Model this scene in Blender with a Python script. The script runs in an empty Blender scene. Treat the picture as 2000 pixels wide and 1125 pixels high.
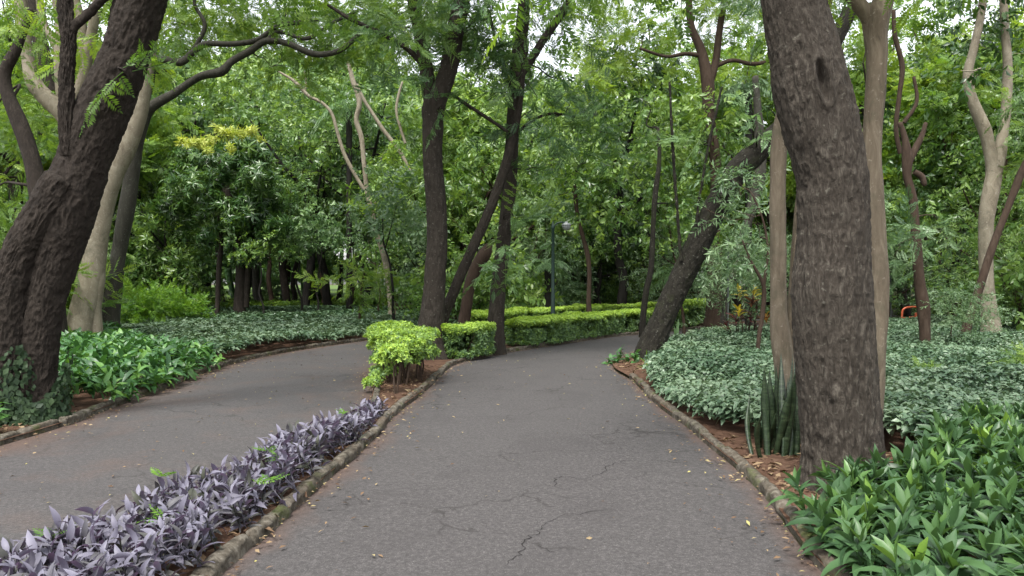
import bpy, math, random
import numpy as np
from mathutils import Vector

# ------------------------------------------------------------------ camera, world, sun, exposure
sc = bpy.context.scene
C = sc.collection
EYE, FPX, CX, HY = 1.6, 1500.0, 1000.0, 545.0      # eye height (m), focal length / centre / horizon in photo pixels
cam = bpy.data.cameras.new("camera")
cam.sensor_width = 36.0
cam.lens = 36.0 * FPX / 2000.0
cam.shift_y = (HY - 562.5) / 2000.0
cam.clip_start, cam.clip_end = 0.05, 600.0
cam_o = bpy.data.objects.new("camera", cam)
cam_o.location = (0, 0, EYE)
cam_o.rotation_euler = (math.radians(90), 0, 0)
C.objects.link(cam_o)
sc.camera = cam_o

SUN_EL, SUN_AZ = math.radians(62), math.radians(200)
world = bpy.data.worlds.new("World")
sc.world = world
world.use_nodes = True
nt = world.node_tree
nt.nodes.clear()
sky = nt.nodes.new("ShaderNodeTexSky")
sky.sky_type = 'NISHITA'
sky.sun_disc = False
sky.sun_elevation = SUN_EL
sky.sun_rotation = SUN_AZ
sky.air_density, sky.dust_density, sky.ozone_density = 1.0, 3.0, 1.0
hs = nt.nodes.new("ShaderNodeHueSaturation")
hs.inputs['Saturation'].default_value = 0.22
bg = nt.nodes.new("ShaderNodeBackground")
bg.inputs['Strength'].default_value = 0.15
wo = nt.nodes.new("ShaderNodeOutputWorld")
nt.links.new(sky.outputs[0], hs.inputs['Color'])
nt.links.new(hs.outputs[0], bg.inputs[0])
nt.links.new(bg.outputs[0], wo.inputs[0])

sun = bpy.data.lights.new("sun", 'SUN')
sun.energy = 1.5
sun.angle = math.radians(14)
sun.color = (1.0, 0.96, 0.9)
sun_o = bpy.data.objects.new("sun", sun)
d = Vector((math.sin(SUN_AZ) * math.cos(SUN_EL), math.cos(SUN_AZ) * math.cos(SUN_EL), math.sin(SUN_EL)))
sun_o.rotation_euler = d.to_track_quat('Z', 'Y').to_euler()
sun_o.location = (0, 0, 30)
C.objects.link(sun_o)

sc.view_settings.view_transform = 'Standard'
sc.view_settings.look = 'None'
sc.view_settings.exposure = 1.85
sc.view_settings.gamma = 1.0
sc.view_settings.use_curve_mapping = False
sc.cycles.max_bounces = 9
sc.cycles.diffuse_bounces = 6
sc.cycles.transmission_bounces = 7
sc.cycles.glossy_bounces = 2

rng = np.random.default_rng(7)
random.seed(7)

# ------------------------------------------------------------------ helpers
def W(px, py, d):
    """point seen at photo pixel px, py, d metres in front of the camera"""
    return np.array([(px - CX) / FPX * d, d, EYE - (py - HY) / FPX * d])

def G(px, py, z=0.0):
    """ground point at a photo pixel"""
    d = (EYE - z) * FPX / (py - HY)
    return np.array([(px - CX) / FPX * d, d, z])

def catmull(P, step):
    P = np.asarray(P, float)
    if len(P) == 2:
        n = max(2, int(np.linalg.norm((P[1] - P[0])[:3]) / step) + 1)
        t = np.linspace(0, 1, n)[:, None]
        return P[0] * (1 - t) + P[1] * t
    Q = np.vstack([2 * P[0] - P[1], P, 2 * P[-1] - P[-2]])
    out = []
    for i in range(1, len(Q) - 2):
        p0, p1, p2, p3 = Q[i - 1], Q[i], Q[i + 1], Q[i + 2]
        n = max(1, int(math.ceil(np.linalg.norm((p2 - p1)[:3]) / step)))
        t = (np.arange(n) / n)[:, None]
        out.append(0.5 * (2 * p1 + (p2 - p0) * t + (2 * p0 - 5 * p1 + 4 * p2 - p3) * t ** 2 + (3 * p1 - p0 - 3 * p2 + p3) * t ** 3))
    out.append(P[-1:])
    return np.vstack(out)

_tab = np.random.default_rng(3).random((256, 256))
def noise2(u, v, pu=None):
    """smooth value noise, u periodic with integer period pu"""
    ui, vi = np.floor(u).astype(int), np.floor(v).astype(int)
    fu, fv = u - ui, v - vi
    fu = fu * fu * (3 - 2 * fu); fv = fv * fv * (3 - 2 * fv)
    if pu:
        a, b = ui % pu, (ui + 1) % pu
    else:
        a, b = ui, ui + 1
    a, b = a % 256, b % 256
    c, e = vi % 256, (vi + 1) % 256
    return (_tab[a, c] * (1 - fu) + _tab[b, c] * fu) * (1 - fv) + (_tab[a, e] * (1 - fu) + _tab[b, e] * fu) * fv

def mesh_from(name, V, F, tint=None, smooth=False):
    V = np.ascontiguousarray(V, np.float32); F = np.ascontiguousarray(F, np.int32)
    me = bpy.data.meshes.new(name)
    k = F.shape[1]
    me.vertices.add(len(V)); me.vertices.foreach_set('co', V.ravel())
    me.loops.add(F.size); me.loops.foreach_set('vertex_index', F.ravel())
    me.polygons.add(len(F))
    me.polygons.foreach_set('loop_start', np.arange(0, F.size, k, dtype=np.int32))
    me.polygons.foreach_set('loop_total', np.full(len(F), k, np.int32))
    if smooth:
        me.polygons.foreach_set('use_smooth', np.ones(len(F), bool))
    if tint is not None:
        at = me.attributes.new('tint', 'FLOAT', 'POINT')
        at.data.foreach_set('value', np.ascontiguousarray(tint, np.float32))
    me.update(calc_edges=True)
    return me

def add(name, me, mat, parent=None, loc=None):
    o = bpy.data.objects.new(name, me)
    if mat is not None:
        if len(me.materials) == 0:
            me.materials.append(mat)
        elif me.materials[0] != mat:
            o.material_slots[0].link = 'OBJECT'
            o.material_slots[0].material = mat
    if parent is not None:
        o.parent = parent
    if loc is not None:
        o.location = loc
    C.objects.link(o)
    return o

def tag(o, label=None, cat=None, group=None, kind=None):
    if label: o['label'] = label
    if cat: o['category'] = cat
    if group: o['group'] = group
    if kind: o['kind'] = kind
    return o

def thing(name, label, cat, loc=(0, 0, 0), group=None, rz=0.0, s=1.0):
    o = bpy.data.objects.new(name, None)
    o.empty_display_size = 0.2
    o.location = loc; o.rotation_euler = (0, 0, rz)
    o.scale = (s, s, s) if np.isscalar(s) else s
    C.objects.link(o)
    return tag(o, label, cat, group)

class MB:
    """collects quads (and a tint per vertex)"""
    def __init__(self): self.V, self.F, self.T, self.n = [], [], [], 0
    def add(self, V, F, t=0.5):
        V = np.asarray(V, float).reshape(-1, 3)
        self.V.append(V); self.F.append(np.asarray(F) + self.n)
        self.T.append(np.broadcast_to(np.asarray(t, float), (len(V),)))
        self.n += len(V)
    def scatter(self, tpl, R, P, S, T):
        """tpl = (verts, quads); R (k,3,3) frames; P (k,3); S (k,) sizes; T (k,) tints"""
        v, f = tpl[0], tpl[1]
        k, n = len(P), len(v)
        if k == 0: return
        X = np.einsum('kij,nj->kni', R, v) * np.asarray(S).reshape(-1, 1, 1) + P[:, None, :]
        FF = f[None] + (np.arange(k) * n)[:, None, None]
        tt = np.repeat(np.asarray(T, float), n)
        if len(tpl) > 2: tt = np.clip(tt + np.tile(tpl[2], k), 0, 1)
        self.add(X.reshape(-1, 3), FF.reshape(-1, 4), tt)
    def mesh(self, name, smooth=False, origin=None):
        V = np.vstack(self.V)
        if origin is not None: V = V - np.asarray(origin)
        return mesh_from(name, V, np.vstack(self.F), np.concatenate(self.T), smooth)

def unit(a): return a / np.maximum(np.linalg.norm(a, axis=-1, keepdims=True), 1e-9)

def frames(D, up=None, roll=0.35, r=rng):
    D = unit(np.asarray(D, float))
    if up is None: up = np.array([0, 0, 1.0])
    U = np.broadcast_to(up, D.shape) + r.normal(0, roll, D.shape)
    Y = unit(np.cross(U, D)); Z = np.cross(D, Y)
    return np.stack([D, Y, Z], axis=-1)

# ---- leaf templates: x along the leaf, z its upper side
def leaf_quad(L, w, up=0.12, droop=0.1):
    return (np.array([[0, 0, 0], [0.42 * L, w / 2, up * w], [L, 0, -droop * L], [0.42 * L, -w / 2, up * w]], float), np.array([[0, 1, 2, 3]]))

def leaf_strip(L, w, n=3, fold=0.25, droop=0.3, rise=0.0, wmax=0.4):
    """a folded, arching leaf: 3 columns x n+1 rows"""
    t = np.linspace(0, 1, n + 1)
    prof = np.where(t < wmax, np.sin(t / wmax * math.pi / 2) ** 0.8, np.cos((t - wmax) / (1 - wmax) * math.pi / 2) ** 0.8)
    prof = np.maximum(prof, 0.05); prof[-1] = 0.02; prof[0] = 0.18
    x = L * t * (1 - 0.25 * droop * t); z = L * (rise * t - droop * t * t)
    V = []
    for i in range(n + 1):
        h = prof[i] * w / 2
        V += [[x[i], h, z[i] + fold * h], [x[i], 0, z[i]], [x[i], -h, z[i] + fold * h]]
    F = []
    for i in range(n):
        a = 3 * i
        F += [[a, a + 1, a + 4, a + 3], [a + 1, a + 2, a + 5, a + 4]]
    return np.array(V), np.array(F)

def combine(parts):
    V, F, T, n = [], [], [], 0
    for p in parts:
        V.append(p[0]); F.append(p[1] + n); n += len(p[0])
        T.append(p[2] if len(p) > 2 else np.zeros(len(p[0])))
    return np.vstack(V), np.vstack(F), np.concatenate(T)

def place(tpl, D, P, s=1.0, roll=0.2, r=rng, up=None, t=0.0):
    R = frames(np.array([D]), up=up, roll=roll, r=r)[0]
    tt = tpl[2] if len(tpl) > 2 else np.zeros(len(tpl[0]))
    return tpl[0] @ R.T * s + np.asarray(P), tpl[1], tt + t

def rod(p0, p1, r0, r1):
    """thin 3-sided stick as a template"""
    p0, p1 = np.asarray(p0, float), np.asarray(p1, float)
    a = unit(p1 - p0); b = unit(np.cross(a, [0.3, 0.2, 1])); c = np.cross(a, b)
    V = []
    for p, rr in ((p0, r0), (p1, r1)):
        for k in range(3):
            q = 2 * math.pi * k / 3
            V.append(p + rr * (math.cos(q) * b + math.sin(q) * c))
    return np.array(V), np.array([[k, (k + 1) % 3, 3 + (k + 1) % 3, 3 + k] for k in range(3)])

def frond(L, pairs, ll, lw, r, droop=0.25):
    """pinnate leaf: paired leaflets along an arching rachis"""
    parts = []
    for i in range(pairs):
        t = (i + 1.0) / (pairs + 0.6)
        p = np.array([L * t, 0, -droop * L * t * t])
        sc_ = (0.55 + 0.9 * math.sin(math.pi * min(1, t * 0.95 + 0.1))) / 1.35
        for s in (-1, 1):
            dd = np.array([0.45, s * 0.9, -0.12 + r.normal(0, 0.12)])
            parts.append(place(leaf_quad(ll * sc_, lw * sc_, 0.0, 0.1), dd, p, 1, 0.15, r))
    parts.append(place(leaf_quad(ll * 0.7, lw * 0.8), [1, 0, -0.4], [L * 0.97, 0, -droop * L * 0.94], 1, 0.1, r))
    return combine(parts)

def spray(n, span, fr, r, scale=(0.8, 1.1)):
    """a branchlet carrying n pinnate leaves in a flattish fan"""
    parts = [(*rod([0, 0, 0], [span * 0.5, 0, 0.02], 0.006, 0.005),), (*rod([span * 0.5, 0, 0.02], [span, 0, -0.08 * span], 0.005, 0.002),)]
    for i in range(n):
        t = (i + 0.7) / n
        s = 1 if i % 2 else -1
        a = s * math.radians(r.uniform(35, 70)) if i < n - 1 else 0
        D = np.array([math.cos(a), math.sin(a), r.normal(-0.08, 0.35)])
        parts.append(place(fr, D, [span * t, 0, -0.08 * span * t * t], r.uniform(*scale), 0.6, r, t=r.normal(0, 0.15)))
    return combine(parts)

def whorl(n, lf, r, el=(0.0, 0.6), s=(0.75, 1.1), lift=0.0, tv=0.15):
    """n leaves round a shoot tip"""
    parts = []
    a0 = r.uniform(0, 6.28)
    for i in range(n):
        a = a0 + i * 2.4 + r.normal(0, 0.25)
        e = r.uniform(*el)
        D = [math.cos(a) * math.cos(e), math.sin(a) * math.cos(e), math.sin(e)]
        parts.append(place(lf, D, [0, 0, -lift * i / n], r.uniform(*s), 0.25, r, t=r.normal(0, tv)))
    return combine(parts)

def twig(n, lf, r, span=0.4, hang=0.3, tv=0.15):
    """leaves alternating along a twig (x axis), hanging a little"""
    parts = [(*rod([0, 0, 0], [span, 0, -0.05], 0.004, 0.002),)]
    for i in range(n):
        t = (i + 0.8) / n
        a = (1 if i % 2 else -1) * r.uniform(0.5, 1.2)
        D = [math.cos(a), math.sin(a), -hang + r.normal(0, 0.3)]
        parts.append(place(lf, D, [span * t, 0, -0.05 * t], r.uniform(0.75, 1.15), 0.7, r, t=r.normal(0, tv)))
    return combine(parts)

# ---- tubes
def tube(P, seg=10, step=0.12, disp=None, flare=None, wob=0.0, mb=None, seed=0, t=0.5):
    """a tapering limb through points (x, y, z, radius); disp(theta, s, r) adds bark relief in metres"""
    Q = catmull(P, step)
    p, rad = Q[:, :3].copy(), np.maximum(Q[:, 3], 0.002)
    s = np.concatenate([[0], np.cumsum(np.linalg.norm(np.diff(p, axis=0), axis=1))])
    if wob:
        for ax in (0, 1):
            p[:, ax] += (noise2(s / 0.8 + 17.3 * seed, np.full(len(s), 3.7 * ax + seed)) - 0.5) * wob * np.minimum(1, s / 0.5)
    T = unit(np.gradient(p, axis=0))
    N = np.zeros_like(T)
    n = np.cross(T[0], [0.0, 1.0, 0.1]); n = n / np.linalg.norm(n)
    for i in range(len(T)):
        n = n - T[i] * np.dot(n, T[i]); n = n / np.linalg.norm(n); N[i] = n
    B = np.cross(T, N)
    th = np.linspace(0, 2 * math.pi, seg, endpoint=False)
    TH, S = np.meshgrid(th, s)
    R = np.repeat(rad[:, None], seg, 1)
    if flare: R = R * (1 + flare(TH, S))
    if disp is not None: R = R + disp(TH, S, R)
    V = p[:, None, :] + R[:, :, None] * (np.cos(TH)[:, :, None] * N[:, None, :] + np.sin(TH)[:, :, None] * B[:, None, :])
    m = len(p)
    i, j = np.meshgrid(np.arange(m - 1), np.arange(seg), indexing='ij')
    a = i * seg + j; b = i * seg + (j + 1) % seg
    F = np.stack([a, b, b + seg, a + seg], -1).reshape(-1, 4)
    V = V.reshape(-1, 3)
    # close the tip with a small cone-like cap of degenerate-free quads
    c0 = len(V)
    tip = p[-1] + T[-1] * rad[-1] * 0.6
    ring = np.arange((m - 1) * seg, m * seg)
    V2 = (V[ring] * 0.3 + tip * 0.7)
    V = np.vstack([V, V2])
    jj = np.arange(seg)
    F2 = np.stack([ring, ring[(jj + 1) % seg], c0 + (jj + 1) % seg, c0 + jj], -1)
    F3 = []
    for k in range(seg // 2 - 1):
        F3.append([c0 + k, c0 + k + 1, c0 + seg - 2 - k, c0 + seg - 1 - k])
    F = np.vstack([F, F2] + ([np.array(F3)] if F3 else []))
    if mb is not None: mb.add(V, F, t)
    return V, F, np.hstack([p, rad[:, None]])

def bark_plates(amp, nu=14, fv=5.0, seed=0):
    """vertical, wavy, broken ridges"""
    def f(TH, S, R):
        u = TH / (2 * math.pi)
        w = (noise2(u * 6 + 0.001, S * 3 + seed, 6) - 0.5) * 0.9
        a = noise2(u * nu + w * 1.2 + 64, S * fv + 11 * seed, None if False else nu * 1)
        b = noise2(u * nu * 2 + w * 2 + 64, S * fv * 2.3 + 5 + seed, nu * 2)
        c = noise2(u * nu * 5 + 64, S * fv * 8 + seed, nu * 5)
        rdg = 1 - np.abs(2 * a - 1); rdg2 = 1 - np.abs(2 * b - 1)
        low = noise2(u * 4, S * 0.9 + seed * 3, 4) - 0.5
        return amp * (rdg * 0.8 + rdg2 * 0.6 + c * 0.45 - 0.9) + low * R * 0.14
    return f

def lumps(k=0.12, seed=0, nu=4):
    def f(TH, S, R):
        u = TH / (2 * math.pi)
        return R * k * ((noise2(u * nu, S * 1.6 + seed * 7.1, nu) - 0.5) * 2 + (noise2(u * nu * 3, S * 5 + seed, nu * 3) - 0.5) * 0.5)
    return f

def roots(amt, h, n=5, ph=0.0):
    def f(TH, S):
        e = np.exp(-S / h)
        return e * amt * (0.6 + 0.5 * np.cos(n * TH + ph) + 0.25 * np.cos((n + 2) * TH + 1.3))
    return f

# ------------------------------------------------------------------ materials
def new_mat(name):
    m = bpy.data.materials.new(name); m.use_nodes = True
    t = m.node_tree; t.nodes.clear()
    o = t.nodes.new('ShaderNodeOutputMaterial')
    return m, t, o

def nd(t, typ, **kw):
    n = t.nodes.new(typ)
    for k, v in kw.items():
        if k in n.inputs.keys() if hasattr(n.inputs, 'keys') else False: n.inputs[k].default_value = v
        else: setattr(n, k, v)
    return n

def ramp(t, fac, stops):
    n = t.nodes.new('ShaderNodeValToRGB')
    e = n.color_ramp.elements
    while len(e) > 1: e.remove(e[-1])
    e[0].position = stops[0][0]; e[0].color = (*stops[0][1], 1)
    for p, c in stops[1:]:
        x = e.new(p); x.color = (*c, 1)
    t.links.new(fac, n.inputs[0])
    return n.outputs[0]

def noise_node(t, vec, scale, detail=4, rough=0.6, dist=0.0):
    n = t.nodes.new('ShaderNodeTexNoise')
    n.inputs['Scale'].default_value = scale; n.inputs['Detail'].default_value = detail
    n.inputs['Roughness'].default_value = rough; n.inputs['Distortion'].default_value = dist
    if vec is not None: t.links.new(vec, n.inputs['Vector'])
    return n.outputs['Fac']

def coords(t, scale=(1, 1, 1)):
    c = t.nodes.new('ShaderNodeTexCoord'); m = t.nodes.new('ShaderNodeMapping')
    m.inputs['Scale'].default_value = scale
    t.links.new(c.outputs['Object'], m.inputs['Vector'])
    return m.outputs[0]

def mix(t, fac, a, b, mode='MIX'):
    n = t.nodes.new('ShaderNodeMix'); n.data_type = 'RGBA'; n.blend_type = mode
    for sock, v in ((n.inputs[0], fac), (n.inputs[6], a), (n.inputs[7], b)):
        if isinstance(v, (int, float)): sock.default_value = v
        elif isinstance(v, tuple): sock.default_value = (*v, 1)
        else: t.links.new(v, sock)
    return n.outputs[2]

def math_n(t, op, a, b=0.0, clamp=False):
    n = t.nodes.new('ShaderNodeMath'); n.operation = op; n.use_clamp = clamp
    for sock, v in ((n.inputs[0], a), (n.inputs[1], b)):
        if isinstance(v, (int, float)): sock.default_value = v
        else: t.links.new(v, sock)
    return n.outputs[0]

def principled(t, o, col, rough=0.7, spec=0.3, bump=None, bstr=0.5, bdist=0.01):
    p = t.nodes.new('ShaderNodeBsdfPrincipled')
    if isinstance(col, tuple): p.inputs['Base Color'].default_value = (*col, 1)
    else: t.links.new(col, p.inputs['Base Color'])
    if isinstance(rough, (int, float)): p.inputs['Roughness'].default_value = rough
    else: t.links.new(rough, p.inputs['Roughness'])
    p.inputs['Specular IOR Level'].default_value = spec
    if bump is not None:
        b = t.nodes.new('ShaderNodeBump'); b.inputs['Strength'].default_value = bstr; b.inputs['Distance'].default_value = bdist
        t.links.new(bump, b.inputs['Height']); t.links.new(b.outputs[0], p.inputs['Normal'])
    if o is not None: t.links.new(p.outputs[0], o.inputs[0])
    return p

NEAR = dict(purple=0.76, hedge=1.3, pale=0.8, broad=0.56, glossy=0.75, ivy=0.55, lime=0.8, fallen=0.6, croton=0.8)
def leaf_mat(name, stops, rough=0.45, trans=0.35, spec=0.4, tcol=(1.25, 1.2, 0.5)):
    """leaf colour runs along stops by each leaf's own tint; light passes through the blade"""
    m, t, o = new_mat(name)
    kk = NEAR.get(name.split('_')[0], 1.12)
    stops = [(p_, tuple(x * kk for x in c)) for p_, c in stops]
    a = t.nodes.new('ShaderNodeAttribute'); a.attribute_name = 'tint'
    oi = t.nodes.new('ShaderNodeObjectInfo')
    f = math_n(t, 'ADD', a.outputs['Fac'], math_n(t, 'MULTIPLY', math_n(t, 'SUBTRACT', oi.outputs['Random'], 0.5), 0.12), True)
    col = ramp(t, f, stops)
    p = principled(t, None, col, rough, spec)
    tr = t.nodes.new('ShaderNodeBsdfTranslucent')
    t.links.new(mix(t, 1.0, col, tcol, 'MULTIPLY'), tr.inputs[0])
    ms = t.nodes.new('ShaderNodeMixShader'); ms.inputs[0].default_value = trans
    t.links.new(p.outputs[0], ms.inputs[1]); t.links.new(tr.outputs[0], ms.inputs[2])
    t.links.new(ms.outputs[0], o.inputs[0])
    return m

def bark_mat(name, dark, mid, light, zs=0.25, sc_=14, spots=None, rough=0.9, bstr=0.6, moss=None, bd=0.012):
    m, t, o = new_mat(name)
    kk = 0.52 if 'pale' in name or 'tan' in name else 0.5 if 'ridged' in name else 0.27 if 'mossy' in name else 0.38
    dark, mid, light = [tuple(a * kk * b for a, b in zip(c, (0.95, 1.0, 1.0))) for c in (dark, mid, light)]
    if spots: spots = tuple(a * kk for a in spots)
    if moss: moss = tuple(a * kk for a in moss)
    v = coords(t, (1, 1, zs))
    n1 = noise_node(t, v, sc_, 8, 0.72, 0.9)
    n2 = noise_node(t, coords(t), 1.7, 4, 0.6)
    col = ramp(t, n1, [(0.3, dark), (0.52, mid), (0.72, light)])
    col = mix(t, math_n(t, 'MULTIPLY', math_n(t, 'SUBTRACT', n2, 0.42, True), 2.2, True), col, mid)
    if moss:
        n3 = noise_node(t, coords(t), 2.6, 5, 0.7)
        col = mix(t, math_n(t, 'MULTIPLY', math_n(t, 'SUBTRACT', n3, 0.52, True), 5.0, True), col, moss)
    if spots:
        n4 = noise_node(t, coords(t), 26, 3, 0.6)
        col = mix(t, math_n(t, 'MULTIPLY', math_n(t, 'SUBTRACT', n4, 0.62, True), 9.0, True), col, spots)
    h = math_n(t, 'ADD', n1, math_n(t, 'MULTIPLY', noise_node(t, v, sc_ * 4, 4, 0.7), 0.4))
    principled(t, o, col, rough, 0.2, h, bstr, bd)
    return m

L_MAT = dict(
    fresh=leaf_mat('fresh_green_leaves', [(0.0, (0.05, 0.105, 0.02)), (0.5, (0.10, 0.185, 0.03)), (1.0, (0.18, 0.265, 0.045))], 0.5, 0.5),
    feather=leaf_mat('feathery_leaves', [(0.0, (0.035, 0.08, 0.03)), (0.5, (0.068, 0.135, 0.042)), (1.0, (0.12, 0.20, 0.055))], 0.42, 0.42),
    blue=leaf_mat('bluish_leaves', [(0.0, (0.04, 0.085, 0.032)), (0.5, (0.085, 0.155, 0.06)), (1.0, (0.15, 0.235, 0.095))], 0.36, 0.4, tcol=(1.1, 1.15, 0.7)),
    dark=leaf_mat('dark_glossy_leaves', [(0.0, (0.015, 0.04, 0.011)), (0.55, (0.036, 0.085, 0.020)), (1.0, (0.09, 0.16, 0.035))], 0.32, 0.32, 0.5),
    mid=leaf_mat('mid_green_leaves', [(0.0, (0.035, 0.08, 0.022)), (0.5, (0.08, 0.155, 0.035)), (1.0, (0.16, 0.25, 0.06))], 0.34, 0.4, 0.5),
    light=leaf_mat('light_green_leaves', [(0.0, (0.06, 0.12, 0.03)), (0.5, (0.125, 0.215, 0.05)), (1.0, (0.23, 0.33, 0.08))], 0.34, 0.45, 0.5),
    silver=leaf_mat('silvery_leaves', [(0.0, (0.045, 0.09, 0.038)), (0.5, (0.085, 0.148, 0.066)), (1.0, (0.15, 0.225, 0.11))], 0.4, 0.36, 0.5, tcol=(1.1, 1.15, 0.7)),
    cover=leaf_mat('pale_ground_cover_leaves', [(0.0, (0.03, 0.07, 0.032)), (0.4, (0.085, 0.15, 0.08)), (1.0, (0.19, 0.268, 0.165))], 0.42, 0.2, 0.5, tcol=(1.1, 1.15, 0.7)),
    broad=leaf_mat('broad_green_leaves', [(0.0, (0.03, 0.08, 0.028)), (0.5, (0.08, 0.175, 0.065)), (0.8, (0.14, 0.28, 0.07)), (1.0, (0.28, 0.48, 0.06))], 0.42, 0.28, 0.4),
    bed=leaf_mat('glossy_bed_leaves', [(0.0, (0.03, 0.09, 0.028)), (0.5, (0.07, 0.19, 0.055)), (1.0, (0.16, 0.33, 0.06))], 0.45, 0.28, 0.5),
    purple=leaf_mat('purple_leaves', [(0.0, (0.05, 0.055, 0.035)), (0.3, (0.085, 0.084, 0.085)), (0.65, (0.135, 0.128, 0.168)), (1.0, (0.195, 0.188, 0.24))], 0.5, 0.18, 0.25, tcol=(1.2, 0.7, 1.0)),
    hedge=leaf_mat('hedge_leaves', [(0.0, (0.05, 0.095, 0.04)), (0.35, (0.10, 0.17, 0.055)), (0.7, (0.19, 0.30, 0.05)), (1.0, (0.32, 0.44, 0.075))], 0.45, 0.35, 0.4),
    lime=leaf_mat('lime_leaves', [(0.0, (0.06, 0.16, 0.02)), (0.5, (0.14, 0.29, 0.03)), (1.0, (0.24, 0.42, 0.04))], 0.45, 0.45, 0.4),
    bloom=leaf_mat('pale_yellow_young_leaves', [(0.0, (0.32, 0.42, 0.06)), (1.0, (0.58, 0.62, 0.16))], 0.5, 0.35),
    ivy=leaf_mat('ivy_leaves', [(0.0, (0.018, 0.04, 0.02)), (0.6, (0.045, 0.085, 0.035)), (1.0, (0.09, 0.15, 0.06))], 0.6, 0.15, 0.25),
    far=leaf_mat('far_leaves', [(0.0, (0.045, 0.10, 0.035)), (0.5, (0.09, 0.165, 0.05)), (1.0, (0.17, 0.26, 0.075))], 0.45, 0.4, 0.3),
    croton=leaf_mat('croton_leaves', [(0.0, (0.10, 0.015, 0.02)), (0.45, (0.07, 0.03, 0.03)), (0.6, (0.30, 0.12, 0.03)), (1.0, (0.62, 0.52, 0.06))], 0.35, 0.25, 0.5),
    litter=leaf_mat('fallen_leaf_litter', [(0.0, (0.09, 0.05, 0.03)), (0.5, (0.26, 0.17, 0.10)), (0.8, (0.40, 0.31, 0.18)), (1.0, (0.50, 0.46, 0.16))], 0.7, 0.1, 0.2),
)
B_MAT = dict(
    dark=bark_mat('dark_flaky_bark', (0.022, 0.016, 0.012), (0.06, 0.044, 0.034), (0.13, 0.10, 0.082), 0.45, 16, None, 0.9, 1.0, None, 0.03),
    ridge=bark_mat('ridged_brown_bark', (0.026, 0.019, 0.014), (0.088, 0.069, 0.054), (0.25, 0.21, 0.172), 0.30, 28, (0.20, 0.185, 0.15), 0.9, 1.0, None, 0.03),
    centre=bark_mat('dark_lichen_bark', (0.025, 0.018, 0.013), (0.065, 0.05, 0.038), (0.12, 0.10, 0.08), 0.25, 16, (0.24, 0.24, 0.19), 0.9, 0.9, None, 0.03),
    moss=bark_mat('mossy_dark_bark', (0.018, 0.015, 0.010), (0.05, 0.042, 0.03), (0.09, 0.08, 0.055), 0.35, 12, (0.40, 0.40, 0.33), 0.9, 0.9, (0.055, 0.07, 0.02), 0.03),
    pale=bark_mat('smooth_pale_bark', (0.17, 0.13, 0.09), (0.35, 0.29, 0.21), (0.50, 0.43, 0.33), 0.5, 7, (0.55, 0.5, 0.41), 0.75, 0.4, (0.19, 0.17, 0.12), 0.012),
    tan=bark_mat('smooth_tan_bark', (0.10, 0.072, 0.048), (0.22, 0.168, 0.118), (0.36, 0.29, 0.21), 0.22, 13, (0.38, 0.33, 0.26), 0.8, 0.5, (0.12, 0.11, 0.07), 0.012),
    grey=bark_mat('grey_mottled_bark', (0.045, 0.04, 0.03), (0.10, 0.09, 0.07), (0.19, 0.175, 0.145), 0.4, 9, (0.30, 0.30, 0.26), 0.85, 0.5),
    brown=bark_mat('reddish_brown_bark', (0.045, 0.026, 0.017), (0.10, 0.062, 0.042), (0.16, 0.11, 0.08), 0.25, 12, None, 0.9, 0.6),
    black=bark_mat('blackish_bark', (0.014, 0.012, 0.010), (0.035, 0.03, 0.025), (0.06, 0.052, 0.045), 0.3, 12, None, 0.9, 0.5),
)

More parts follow.
